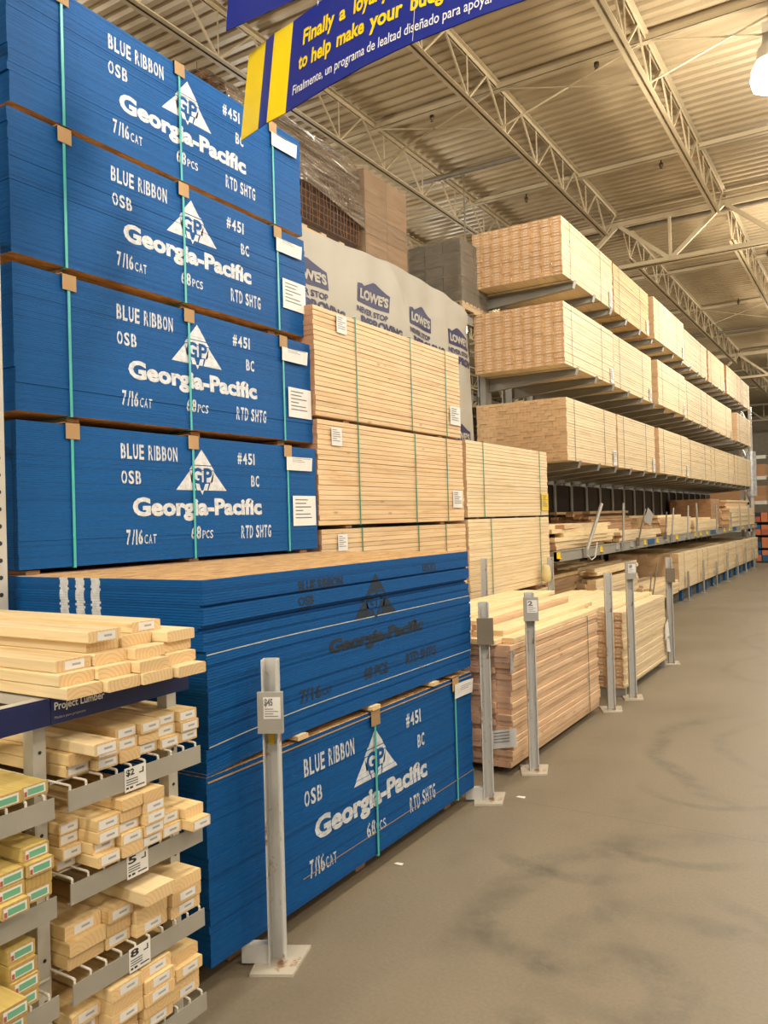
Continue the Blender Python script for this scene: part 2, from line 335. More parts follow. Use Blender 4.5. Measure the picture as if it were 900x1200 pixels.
# ------------------------------------------------------------------ lettering (flat polygons in u,v)
_gc = {}
def raw_text(s, bold=.0, shear=0):
    k = (s, bold, shear)
    if k in _gc: return _gc[k]
    cu = bpy.data.curves.new('lettering', 'FONT'); cu.body = s; cu.offset = bold; cu.fill_mode = 'FRONT'; cu.resolution_u = 3; cu.shear = shear
    o = bpy.data.objects.new('lettering', cu); C.objects.link(o)
    dg = bpy.context.evaluated_depsgraph_get(); dg.update()
    me = o.evaluated_get(dg).to_mesh(); vs = [(v.co.x, v.co.y) for v in me.vertices]; fs = [tuple(p.vertices) for p in me.polygons]
    o.evaluated_get(dg).to_mesh_clear(); bpy.data.objects.remove(o); bpy.data.curves.remove(cu)
    _gc[k] = (vs, fs); return vs, fs
def fit(vs, u0, u1, v0, v1):
    xs = [p[0] for p in vs]; ys = [p[1] for p in vs]; a, b, c, d = min(xs), max(xs), min(ys), max(ys)
    return [(u0+(x-a)/max(1e-6, b-a)*(u1-u0), v0+(y-c)/max(1e-6, d-c)*(v1-v0)) for x, y in vs]
class Ink:
    """flat print: list of (verts2d, faces, slot)"""
    def __init__(s): s.p = []
    def text(s, t, u0, u1, v0, v1, slot=0, bold=.012, shear=0):
        vs, fs = raw_text(t, bold, shear); s.p.append((fit(vs, u0, u1, v0, v1), fs, slot)); return s
    def stencil(s, t, u0, u1, v0, v1, slot=0, bold=.026):
        wd = {' ': .55, 'I': .36, '1': .5, '/': .75, '#': 1.0, '-': .6}
        tot = sum(wd.get(c, 1) for c in t); x = u0; k = (u1-u0)/tot
        for c in t:
            w = wd.get(c, 1)*k
            if c != ' ':
                vs, fs = raw_text(c, bold); q = {'I': (.28, .68), '1': (.2, .72), '/': (.15, .85)}.get(c, (.1, .88)); v = fit(vs, x+q[0]*w, x+q[1]*w, v0, v1)
                if c in 'BDOQPR0689': v, fs = cut_strip(v, fs, x+.46*w, x+.54*w)
                s.p.append((v, fs, slot))
            x += w
        return s
    def poly(s, pts, slot=0): s.p.append((list(pts), [tuple(range(len(pts)))], slot)); return s
    def bm(s, fn, step=None):
        b = bmesh.new()
        for vs, fs, sl in s.p:
            nv = [b.verts.new((u, v, 0)) for u, v in vs]
            for f in fs:
                try: nf = b.faces.new([nv[i] for i in f]); nf.material_index = sl
                except ValueError: pass
        if step:
            us = [v.co.x for v in b.verts]; x = min(us)+step
            while x < max(us):
                bmesh.ops.bisect_plane(b, geom=b.verts[:]+b.edges[:]+b.faces[:], plane_co=(x, 0, 0), plane_no=(1, 0, 0)); x += step
        for v in b.verts: v.co = fn(v.co.x, v.co.y)
        return b
    def flat_mesh(s, mb, fn, slots):
        for vs, fs, sl in s.p: mb.add([fn(u, v) for u, v in vs], fs, slots[sl])
def cut_strip(vs, fs, a, b):
    bm = bmesh.new(); nv = [bm.verts.new((x, y, 0)) for x, y in vs]
    for f in fs:
        try: bm.faces.new([nv[i] for i in f])
        except ValueError: pass
    for x in (a, b): bmesh.ops.bisect_plane(bm, geom=bm.verts[:]+bm.edges[:]+bm.faces[:], plane_co=(x, 0, 0), plane_no=(1, 0, 0))
    bmesh.ops.delete(bm, geom=[f for f in bm.faces if a < f.calc_center_median().x < b], context='FACES')
    bm.verts.index_update(); o = [(v.co.x, v.co.y) for v in bm.verts], [tuple(v.index for v in f.verts) for f in bm.faces]; bm.free(); return o
def slices(bm, zs):
    """cut a (y,z) lettering bmesh into the sheet layers zs -> {layer: [(verts, faces, slots)]}"""
    out = {}
    for i, (a, b) in enumerate(zs):
        c = bm.copy()
        for z, no in ((a, -1), (b, 1)):
            g = c.verts[:]+c.edges[:]+c.faces[:]
            if not g: break
            bmesh.ops.bisect_plane(c, geom=g, plane_co=(0, 0, z), plane_no=(0, 0, no), clear_outer=True)
        if c.faces:
            c.verts.index_update(); out[i] = ([tuple(v.co) for v in c.verts], [tuple(v.index for v in f.verts) for f in c.faces], [f.material_index for f in c.faces])
        c.free()
    return out

# ------------------------------------------------------------------ the room
def floor():
    mb = MB(); mb.box(-30, 14, -10, 56, -.2, 0); return struct(mb.build('floor', M['concrete']), 'scuffed grey brown concrete slab of the aisle', 'floor')
floor()
ZD, ZT, ZB = 7.74, 7.68, 7.06
def ceiling():
    mb = MB(); p = .2; y = -10; prof = []
    while y < 56:
        prof += [(y, ZD), (y+.075, ZD), (y+.105, ZD+.035), (y+.17, ZD+.035)]; y += p
    n = len(prof); x0, x1 = -30, 14
    vs = [(x0, a, z) for a, z in prof]+[(x1, a, z) for a, z in prof]
    mb.add(vs, [(i, i+1, n+i+1, n+i) for i in range(n-1)])
    c = struct(mb.build('ceiling', M['deck']), 'cream corrugated steel roof deck carried on bar joists', 'ceiling')
    # bar joists run along the aisle between the cross girders at y 0, 16, 32, 48
    jm = MB(); wm = MB()
    L0, L1 = .15, 15.85
    for z in (ZT, ZB):
        for s in (-1, 1): jm.box(s*.012, s*.062, L0 if z == ZT else L0+.7, L1 if z == ZT else L1-.7, z, z+.008); jm.box(s*.012, s*.018, L0 if z == ZT else L0+.7, L1 if z == ZT else L1-.7, z-.055 if z == ZT else z, z if z == ZT else z+.055)
    k = 0; y = L0+.7
    wm.bar((0, L0+.05, ZT-.03), (0, y, ZB+.03), .022, .022); wm.bar((0, L1-.05, ZT-.03), (0, L1-.7, ZB+.03), .022, .022)
    npan = 12; dy = (L1-L0-1.4)/npan
    for i in range(npan):
        a, b = L0+.7+i*dy, L0+.7+(i+1)*dy; m_ = (a+b)/2
        wm.bar((0, a, ZB+.03), (0, m_, ZT-.03), .03, .022); wm.bar((0, m_, ZT-.03), (0, b, ZB+.03), .022, .022)
        wm.bar((0, a, ZB+.03), (0, a, ZT-.03), .016, .016)
    jme = jm.mesh('roof_joist', [M['creamsteel']]); wme = wm.mesh('joist_web', [M['creamsteel']])
    for yb in (-16, 0, 16, 32):
        for x in JX:
            if yb == -16 and abs(x+2.3) > 6: continue
            j = link('roof_joist', jme, c, (x, yb, 0)); link('joist_web', wme, j)
    # cross girders (deep trusses)
    gm = MB(); gw = MB(); zt, zb = ZT-.12, 6.62
    for z in (zt, zb):
        for s in (-1, 1): gm.box(-29, 13, s*.02, s*.11, z, z+.014); gm.box(-29, 13, s*.02, s*.034, z-.09 if z == zt else z, z if z == zt else z+.09)
    for i, x in enumerate(JX[:-1]):
        a, b = x, JX[i+1]; m_ = (a+b)/2
        gw.bar((a, 0, zt-.05), (m_, 0, zb+.05), .07, .07, up=(0, 1, 0)); gw.bar((m_, 0, zb+.05), (b, 0, zt-.05), .07, .07, up=(0, 1, 0))
        gw.bar((m_, 0, zb+.05), (m_, 0, zt-.05), .05, .05, up=(0, 1, 0))
    gme = gm.mesh('roof_girder', [M['creamsteel']]); gwe = gw.mesh('girder_web', [M['creamsteel']])
    for y in (0, 16, 32, 48):
        g = link('roof_girder', gme, c, (0, y, 0)); link('girder_web', gwe, g)
    # horizontal bridging at the top chords, cross bracing below, sprinkler pipes
    for y in (4.9, 10.15, 13.6, 20.4, 24.6, 28.9, 36.5, 42):
        b = MB(); b.box(-29, 13, y-.05, y+.05, ZT-.075, ZT-.069); b.box(-29, 13, y-.05, y-.044, ZT-.075, ZT-.0); b.build('bridging_angle', M['creamsteel'], c)
    for y in (10.15, 24.6):
        b = MB()
        for x0, x1 in zip(JX[:-1], JX[1:]):
            b.bar((x0, y, ZT-.05), (x1, y, ZB+.03), .03, .01); b.bar((x0, y, ZB+.03), (x1, y, ZT-.05), .03, .01)
        b.build('cross_bracing', M['creamsteel'], c)
    for y, x0, x1 in ((12.0, -6.75, -4.35), (16.35, -29, 13), (27.6, -29, 13)):
        b = MB(); b.tube((x0, y, ZT-.16), (x1, y, ZT-.16), .045, n=10); b.build('roof_pipe', M['pipe'], c)
    for x, y in ((-2.95, 10.35), (-2.95, 13.95), (-5.35, 10.35), (-5.35, 14.0), (-2.0, 20.2), (-3.2, 24.4), (-1.9, 24.4)):
        b = MB(); b.tube((x, y, ZD), (x, y, ZD-.06), .012); b.lathe([(.012, -.06), (.035, -.07), (.035, -.12), (.015, -.14), (.03, -.155), (0, -.16)], (x, y, ZD), 10); b.build('sprinkler_head', M['brass'], c)
    return c
JX = [-2.29+1.95*k for k in range(-13, 8)]
CEIL = ceiling()
def wall(name, x0, x1, y0, y1, label):
    mb = MB(); mb.box(x0, x1, y0, y1, 0, ZD+.07); struct(mb.build(name, M['wall']), label, 'wall')
wall('wall_back', -30, 14, 56, 56.2, 'cream wall at the far end of the store')
wall('wall_left', -30.2, -30, -10, 56, 'cream side wall beyond the lumber racks')

# ------------------------------------------------------------------ lamps
def lamps():
    hm = MB(); hm.lathe([(.0, .30), (.07, .30), (.09, .18), (.13, .14), (.15, .0)], n=18); hm.tube((0, 0, .30), (0, 0, ZD-6.95+.001), .012)
    hm.box(-.07, .07, -.07, .07, .30, .42)
    lm = MB(); lm.lathe([(.15, 0), (.20, -.10), (.215, -.2), (.19, -.30), (.11, -.345), (0, -.355)], n=20)
    hme = hm.mesh('lamp_housing', [M['alu']]); lme = lm.mesh('lamp_lens', [M['lens']])
    spots = [(-.92, 10.15), (-1.0, 4.2), (-1.0, -2), (-1.0, 17), (-1.0, 24), (-1.0, 31), (-1.0, 40), (3.4, .5), (3.4, 6.5), (3.4, 13), (3.4, 20), (8, 3), (8, 16), (-1.0, -6), (1.4, -3.6), (-3.8, -4), (-9.2, 4), (-9.2, 11), (-9.2, 19), (-9.2, 30), (-17, 8), (-17, 22)]  # near right row and rearmost lamps added unseen to brighten fronts and board ends
    for i, (x, y) in enumerate(spots):
        lab = 'glowing high bay lamp hanging under the roof deck at the right edge' if i == 0 else 'unseen high bay lamp under the roof, among the store rows and added fill lamps'
        t = thing('high_bay_lamp', lab, 'lamp', (x, y, 6.95), 0, None if i == 0 else 'high bay lamps outside the view')
        link('lamp_housing', hme, t); ln = link('lamp_lens', lme, t)
        ld = bpy.data.lights.new('lamp_glow', 'POINT'); ld.energy = 500; ld.color = (1, .925, .79); ld.shadow_soft_size = .28
        lo = bpy.data.objects.new('lamp_glow', ld); C.objects.link(lo); lo.parent = t; lo.location = (0, 0, -.55)
lamps()
w = bpy.data.worlds.new('store_ambient'); S.world = w; w.use_nodes = True
w.node_tree.nodes['Background'].inputs[0].default_value = (1, .94, .82, 1); w.node_tree.nodes['Background'].inputs[1].default_value = .55

# ------------------------------------------------------------------ OSB packs
NS, TS = 68, .0111
TB = .01078
PL, PW = 2.44, 1.22
def stencil_layout(style):
    k = Ink()
    if style == 'white':
        k.stencil('BLUE RIBBON', .63, 1.06, .575, .66); k.stencil('OSB', .63, .78, .435, .51)
        k.text('Georgia-Pacific', .71, 1.815, .222, .362, bold=.045)
        k.stencil('#451', 1.58, 1.76, .585, .66); k.stencil('BC', 1.71, 1.80, .44, .515)
        k.stencil('7/16', .655, .78, .095, .18); k.stencil('CAT', .785, .88, .097, .15, bold=.01)
        k.stencil('68', 1.15, 1.24, .11, .19); k.stencil('PCS', 1.245, 1.345, .112, .162, bold=.01); k.stencil('RTD SHTG', 1.60, 1.91, .10, .185)
        u0, u1, v0, v1 = 1.04, 1.475, .408, .66
    else:
        k.text('BLUE RIBBON', .625, .99, .65, .70, bold=.03); k.text('OSB', .62, .74, .585, .628, bold=.03); k.text('SHTG', .65, .74, .555, .58, bold=.03)
        k.text('Georgia-Pacific', .855, 1.81, .30, .395, bold=.05)
        k.text('0532', 1.82, 1.99, .66, .71, bold=.03); k.text('68 PCS', 1.17, 1.41, .14, .205, bold=.03); k.text('RTD SHTG', 1.61, 1.97, .148, .212, bold=.03)
        k.text('7/16', .62, .79, .13, .195, bold=.03); k.text('CAT', .80, .88, .135, .17, bold=.02)
        u0, u1, v0, v1 = 1.09, 1.505, .465, .69
    um = (u0+u1)/2; h = v1-v0
    def tri(a, b): # slice of the triangle between heights a..b (0..1)
        def hw(t): return (u1-u0)/2*(1-t)
        return [(um-hw(a), v0+a*h), (um+hw(a), v0+a*h), (um+hw(b), v0+b*h), (um-hw(b), v0+b*h)]
    g = (u1-u0)
    k.poly([(um-.5*g*(1-.62), v0+.62*h), (um+.5*g*(1-.62), v0+.62*h), (um, v1)])
    # lower left and right wings, split by the monogram
    k.poly([(u0, v0), (um-.12*g, v0), (um-.235*g, v0+.47*h)][:3]); k.poly([(um-.10*g, v0), (um-.02*g, v0), (um-.06*g, v0+.17*h), (um-.13*g, v0+.17*h)])
    k.poly([(um+.12*g, v0), (u1, v0), (um+.235*g, v0+.47*h)]); k.poly([(um+.02*g, v0), (um+.10*g, v0), (um+.13*g, v0+.17*h), (um+.06*g, v0+.17*h)])
    k.poly([(um-.245*g, v0+.50*h), (um+.245*g, v0+.50*h), (um+.195*g, v0+.60*h), (um-.195*g, v0+.60*h)])
    k.poly([(um-.21*g, v0+.20*h), (um+.21*g, v0+.20*h), (um+.24*g, v0+.48*h), (um-.24*g, v0+.48*h)])
    k.poly([(um-.035*g, v0), (um+.035*g, v0), (um, v0-.11*h)])
    k.text('G', um-.205*g, um-.005*g, v0+.16*h, v0+.55*h, slot=1, bold=.035); k.text('P', um+.03*g, um+.20*g, v0+.16*h, v0+.55*h, slot=1, bold=.035)
    return k
def bend(y, z, amt):    # the loose pile sags over its last spacer
    t = max(0., 1-y/.85); return z-amt*t*t
def sheet_jit(seed, a):
    r = random.Random(seed); out = []; cx = cy = 0
    for i in range(NS):
        if r.random() < .13: cx = r.uniform(-a, a*.6); cy = r.uniform(-a, a)
        out.append((cx+r.uniform(-.0007, .0007), cy+r.uniform(-.0008, .0008)))
    return out
INK = {k: stencil_layout(k).bm(lambda u, v: (0, u, v)) for k in ('white', 'black')}
def place_ink(mb, sl, xf, slots, fn=lambda x, y, z: (x, y, z)):
    vs, fs, ms = sl
    for lift, want in ((.0012, 0), (.0022, 1)):
        sel = [f for f, m in zip(fs, ms) if m == want]
        if sel: mb.add([fn(xf+lift, y, z) for _, y, z in vs], sel, slots[want])
def strap(root, y, W_, H_, mat, w=.016, name='strap', z0=0, x1=0):
    mb = MB(); e = .004; o = .0065
    mb.box(x1+e, x1+o, y-w/2, y+w/2, z0-e, z0+H_+o); mb.box(x1-W_-o, x1-W_-e, y-w/2, y+w/2, z0-e, z0+H_+o)
    mb.box(x1-W_-o, x1+o, y-w/2, y+w/2, z0+H_+e, z0+H_+o); mb.box(x1-W_-o, x1+o, y-w/2, y+w/2, z0-o, z0-e)
    return mb.build(name, mat, root)
def paper(root, y0, y1, z0, z1, x=.006, curl=.0, name='paper_tag', mat='paper', lines=True):
    mb = MB(); n = 6
    def X(t, v): return x+curl*(t-.3)**2*(1 if v else .4)
    for i in range(n):
        a, b = i/n, (i+1)/n; ya, yb = y0+(y1-y0)*a, y0+(y1-y0)*b
        mb.add([(X(a, 0), ya, z0), (X(b, 0), yb, z0), (X(b, 1), yb, z1), (X(a, 1), ya, z1)], [(0, 1, 2, 3)])
        mb.add([(X(a, 0)-.001, ya, z0), (X(b, 0)-.001, yb, z0), (X(b, 1)-.001, yb, z1), (X(a, 1)-.001, ya, z1)], [(3, 2, 1, 0)])
    if lines:
        h = z1-z0; wd = y1-y0; r = random.Random(int((y0+z0)*1000))
        for k in range(3 if h < .12 else 6):
            zz = z1-h*(.15+.12*k); c = wd*r.uniform(.3, .8)
            mb.add([(x+curl+.001, y0+wd*.1, zz), (x+curl+.001, y0+wd*.1+c, zz), (x+curl+.001, y0+wd*.1+c, zz+h*.035), (x+curl+.001, y0+wd*.1, zz+h*.035)], [(0, 1, 2, 3)], 1)
    return mb.build(name, [M[mat], M['print']], root)
def osb_pack(label, x1, y0, z0, seed, jit, tags='white', straps=(.316, 1.18, 2.10), rz=0, ink=True, TS=TS):
    root = thing('panel_pack', label, 'sheet pack', (x1, y0, z0), rz, 'strapped packs of blue edged sheets')
    mb = MB(); jt = sheet_jit(seed, jit); zs = [(i*TS, (i+1)*TS) for i in range(NS)]
    sl = slices(INK['white'], zs) if ink else {}
    for i, (a, b) in enumerate(zs):
        dx, dy = jt[i]; mb.box(-PW+dx, dx, dy, PL+dy, a, b-.0005, 0, 1 if i in (0, NS-1) else 0)
        if i in sl: place_ink(mb, sl[i], dx, {0: 2, 1: 0})
    H_ = NS*TS
    mb.build('sheet_stack', [M['blue'], M['osb'], M['white_ink']], root)
    if not ink: return root
    for y in straps:
        so = strap(root, y, PW, H_, M['teal'], x1=jit)
        for z, s in ((H_, -1), ):
            g = MB(); g.box(jit+.0075, jit+.0095, y-.04, y+.045, H_-.075, H_+.012); g.box(-.08, jit+.0095, y-.04, y+.045, H_+.0075, H_+.012); g.build('corner_protector', M['card'], so)
    if tags:
        paper(root, 2.08, 2.365, .565, .66, jit+.011, .03)
        if tags != 'upper': paper(root, 2.15, 2.42, .17, .385, jit+.004, 0)
    return root
XB = -3.56
osb_pack('strapped blue OSB pack, lowest of the four upper lettered packs', XB, 2.41, 1.665, 11, .002, TS=TB)
osb_pack('strapped blue OSB pack, second from the bottom of the upper column', XB-.04, 2.44, 2.45, 12, .004, TS=TB)
osb_pack('strapped blue OSB pack with lettering, directly below the topmost pack', XB-.09, 2.47, 3.25, 13, .005, TS=TB)
osb_pack('strapped blue OSB pack at the very top of the column, partly behind the banner', XB-.15, 2.52, 4.045, 14, .006, TS=TB, tags='upper')
for k, (z, lab) in enumerate(((.10, 'plain blue OSB pack at floor level hidden behind the front pile'), (.885, 'plain blue OSB pack carrying the four lettered packs, hidden by the open pile'))):
    p = osb_pack(lab, XB, 2.41, z, 20+k, .002, ink=False); p['group'] = 'hidden packs behind the open pile'
def spacer(x0, x1, y, z0, z1, label, name='spacer_block', mat='pale'):
    mb = MB(); mb.board(-.019-.02, .019+.02, 0, x1-x0, 0, z1-z0)
    t = mb.build(name, W[mat], None, (x1, y, z0), (0, 0, math.pi/2)); return tag(t, label, 'wood block', 'wood spacers under the sheet packs')
for zz, z9, xx, w1 in ((2.399, 2.4435, -3.64, 'second lettered pack'), (3.184, 3.2435, -3.70, 'third lettered pack'), (3.984, 4.0385, -3.75, 'topmost lettered pack')):
    for yy, w2 in ((2.80, 'left'), (3.70, 'middle'), (4.55, 'right')): spacer(-4.74, xx, yy, zz, z9, 'thin dark wood slat under the %s strap of the %s' % (w2, w1), 'wood_slat', 'brown')
# front column: strapped pack on the floor, open pile on top
XF = -2.32
osb_pack('strapped blue OSB pack on floor runners under the open pile', XF, 2.37, .095, 15, .004, tags=None, straps=(1.245, 2.19))
fp = [o for o in C.objects if o.get('label') == 'strapped blue OSB pack on floor runners under the open pile'][0]
paper(fp, 2.17, 2.41, .63, .72, .016, .03)
# bare edge stripes
g = MB(); g.box(.0055, .0065, 0.002, PL-.002, .7325, .7395); g.box(.0055, .0065, 0.6, PL-.002, .118, .1215); g.build('bare_edge', [M['card']], fp)
for yy, w2 in ((2.62, 'near end'), (3.6, 'middle'), (4.62, 'far end')):
    mb = MB(); mb.board(-.0445, .0445, 0, 1.1, 0, .088); tag(mb.build('floor_runner', W['brown'], None, (-2.42, yy, .0), (0, 0, math.pi/2)), 'wooden runner on the floor under the %s of the strapped front pack' % w2, 'runner', 'floor runners under the front pack')
for yy, w2, px in ((2.98, 'behind the price post', 0), (3.62, 'at the middle strap', 0), (4.29, 'near the far strap', 0)):
    spacer(-3.5, -2.30, yy, .858, .8805, 'pale wood spacer in the gap under the open pile, %s' % w2)
for k, (yy, w2) in enumerate(((2.5, 'left'), (3.6, 'middle'), (4.7, 'right'))):
    spacer(-4.74, -3.58, yy, .861, .878, 'hidden wood slat between the two plain packs, %s one' % w2, 'wood_slat', 'brown'); spacer(-4.74, -3.58, yy, 1.64, 1.6585, 'dark wood slat under the lowest lettered pack, %s one' % w2, 'wood_slat', 'brown')
def open_pile():
    z0 = .885; jt = sheet_jit(31, .007); zs = [(i*TS, (i+1)*TS) for i in range(NS)]; sl = slices(INK['black'], zs)
    # steps seen in the photo: groups of sheets pushed in or out
    inset = {58: -.012, 51: -.006, 50: -.026, 49: -.020, 45: -.004, 37: -.005, 29: -.002, 20: -.004, 14: -.003, 5: -.006}
    step = lambda i: inset.get(i, (.004 if i >= 60 else .006 if i > 50 else .001 if i > 37 else .003 if i > 20 else .0))
    bare = {41, 9}
    stripes = Ink()
    for a in (-.88, -.77, -.665): stripes.poly([(a, .40), (a+.058, .40), (a+.058, NS*TS), (a, NS*TS)])
    ssl = slices(stripes.bm(lambda u, v: (u, 0, v)), zs)
    for i, (a, b) in enumerate(zs):
        dx, dy = jt[i]; dx = dx*.35+step(i); dy = dy*.4+(0 if i >= 50 else .006 if i > 42 else .018 if i > 8 else .004); amt = .034*max(0, 1-i/NS*1.1)
        fn = lambda x, y, z: (x, y, bend(y, z, amt))
        mb = MB(); mb.box(-PW+dx, dx, dy, PL+dy, a, b-.0006, 0, 1 if i in (0, NS-1) else 0, ny=12, fn=fn)
        if i in sl: place_ink(mb, sl[i], dx, {0: 2, 1: 0}, fn)
        if i in ssl:
            vs, fs, ms = ssl[i]; j = rnd.uniform(-.006, .006); mb.add([fn(x+j, dy-.0012, z) for x, _, z in vs], fs, 3)
        if i in bare: mb.box(dx+.0002, dx+.0008, dy+.003, PL+dy-.003, a+.0045, b-.002, 4, None, ny=12, fn=fn)
        o = mb.build('panel_sheet', [M['blue'], M['osb'], M['black_ink'], M['white_ink'], M['bare_edge']], None, (XF, 2.37, z0))
        if i == NS-1: lab = 'topmost OSB sheet of the open pile, its tan strand face showing'
        elif i == 0: lab = 'bottom OSB sheet of the open pile, over the dark gap'
        elif i in bare: lab = 'OSB sheet with a pale unpainted edge in the %s half of the open pile' % ('upper' if i > 30 else 'lower')
        elif i >= 57: lab = 'blue edged OSB sheet in the top band of the open pile'
        elif i >= 42: lab = 'blue edged OSB sheet in the upper middle band of the open pile'
        elif i >= 10: lab = 'blue edged OSB sheet in the lettered middle of the open pile'
        else: lab = 'blue edged OSB sheet near the bottom of the open pile'
        tag(o, lab, 'sheet', 'loose sheets of the open OSB pile')
open_pile()

# ------------------------------------------------------------------ lumber packs
def lumber_pack(label, loc, Wd, L, H_, rows, cols, wood, near=True, straps=(), smat='green', jit=(.003, .006), name='lumber_pack', cat='lumber pack', group=None, seed=1, order='end', brick=False, tags=(), limit=100):
    r = random.Random(seed); root = thing(name, label, cat, loc, 0, group)
    w, t = Wd/cols, H_/rows; cells = []
    for i in range(rows):
        c0 = 0
        off = (w*.5 if (brick and (i//2) % 2) else 0)
        for c in range(cols):
            xa = -w*(c+1)-off; xb = -w*c-off
            if off and c == 0: xb = 0
            if off and c == cols-1: xa = -Wd
            d = 0 if c else r.uniform(-jit[0], jit[0]); e = r.uniform(-jit[1], jit[1]); e2 = r.uniform(-jit[1], jit[1])
            cells.append((c, i, xa+.0012, xb-.0012+d, e, L+e2, i*t+.0004, (i+1)*t-.0012))
    if near:
        key = (lambda q: (q[0] > 0, q[1] < rows-1, q[0], -q[1])) if order == 'end' else (lambda q: (q[0] > 0, q[0], -q[1]))
        cells.sort(key=key)
        for q in cells[:limit]:
            c, i, xa, xb, ya, yb, za, zb = q
            mb = MB(); mb.board(xa-(xa+xb)/2, xb-(xa+xb)/2, 0, yb-ya, 0, zb-za, .0035); mb.build('board', W[wood], root, ((xa+xb)/2, ya, za))
        rest = cells[limit:]
    else: rest = cells
    if rest:
        mb = MB()
        for c, i, xa, xb, ya, yb, za, zb in rest: mb.board(xa, xb, ya, yb, za, zb, .0035)
        o = mb.build('boards', W[wood], root)
        if near: o['kind'] = 'stuff'
    for y in straps: strap(root, y, Wd, H_, M[smat], .013, x1=jit[0])
    for (y0, y1, z0, z1, m) in tags: paper(root, y0, y1, z0, z1, jit[0]+.0075, .004, mat=m)
    return root
# stacks left of the cantilever rack, over the front piles
GK = 'strapped two by six packs beside the blue packs'
def qr(root, y0, z0, s, x): # small printed grid tag (no code pattern)
    paper(root, y0, y0+s, z0, z0+s, x, 0)
bx = -3.56
p = lumber_pack('strapped yellow pine pack on top of its column, right of the blue packs', (bx, 4.87, 2.655), 1.22, 2.44, .83, 22, 8, 'fir', True, (.56, 1.45, 2.13), 'green', group=GK, seed=3, tags=((2.2, 2.42, .12, .30, 'paper'),)); qr(p, .29, .67, .14, .0115)
p = lumber_pack('strapped yellow pine pack in the middle of its column, right of the blue packs', (bx, 4.88, 1.83), 1.22, 2.46, .80, 21, 8, 'fir', True, (.55, 1.48, 2.10), 'green', group=GK, seed=4, tags=((2.2, 2.40, .13, .30, 'paper'),)); qr(p, .17, .61, .14, .0115)
p = lumber_pack('strapped yellow pine pack whose top edge shows just above the open OSB pile', (bx, 4.90, 1.0), 1.22, 2.46, .80, 21, 8, 'fir', True, (.55, 1.48, 2.02), 'green', group=GK, seed=5); qr(p, .2, .63, .13, .0115)
p = lumber_pack('pale strapped pine pack in the upper right of the stack before the cantilever rack', (bx, 7.42, 1.86), 1.22, 2.33, .79, 21, 10, 'cream', True, (.4, 2.05), 'green', group='pale packs before the cantilever rack', seed=6, tags=((2.08, 2.31, .06, .27, 'yellow_paper'),))
p = lumber_pack('pale strapped pine pack under the yellow tagged pack, behind the loose two by four pile', (bx, 7.43, 1.02), 1.22, 2.33, .82, 21, 10, 'cream', True, (.55, 2.0), 'green', group='pale packs before the cantilever rack', seed=7)
for y, z, L_, lab in ((4.9, .12, 2.46, 'hidden pine pack on the floor behind the end of the open pile'), (7.43, .12, 2.33, 'hidden pine pack on the floor behind the loose two by four pile')):
    lumber_pack(lab, (bx-.02, y, z), 1.2, L_, .84, 22, 8, 'fir', False, group='hidden packs behind the front piles', seed=8)
def cross_spacers(ys, z0, z1, x0, x1, what, mat='brown'):
    for k, y in enumerate(ys): spacer(x0, x1, y, z0, z1, 'dark spacer stick %s, %s from its left end' % (what, ORD[k]), 'spacer_stick', mat)
cross_spacers((5.3, 6.9), 2.634, 2.651, -4.74, -3.58, 'under the top yellow pine pack'); cross_spacers((5.3, 6.9), 1.805, 1.826, -4.74, -3.58, 'under the middle yellow pine pack')
cross_spacers((5.3, 6.9), .965, .996, -4.74, -3.6, 'under the lowest visible yellow pine pack'); cross_spacers((7.7, 9.4), .965, 1.016, -4.74, -3.6, 'under the lower pale pack'); cross_spacers((7.7, 9.4), 1.845, 1.856, -4.74, -3.58, 'between the two pale packs')
for y, hh in ((2.62, .0935), (4.6, .0935), (5.0, .1135), (7.2, .1135), (7.6, .1135), (9.6, .1135)):
    mb = MB(); mb.board(-.045, .045, 0, 1.15, 0, hh); tag(mb.build('floor_runner', W['brown'], None, (-3.58, y, 0), (0, 0, math.pi/2)), 'wooden runner on the floor under the hidden rear packs', 'runner', 'rear floor runners')

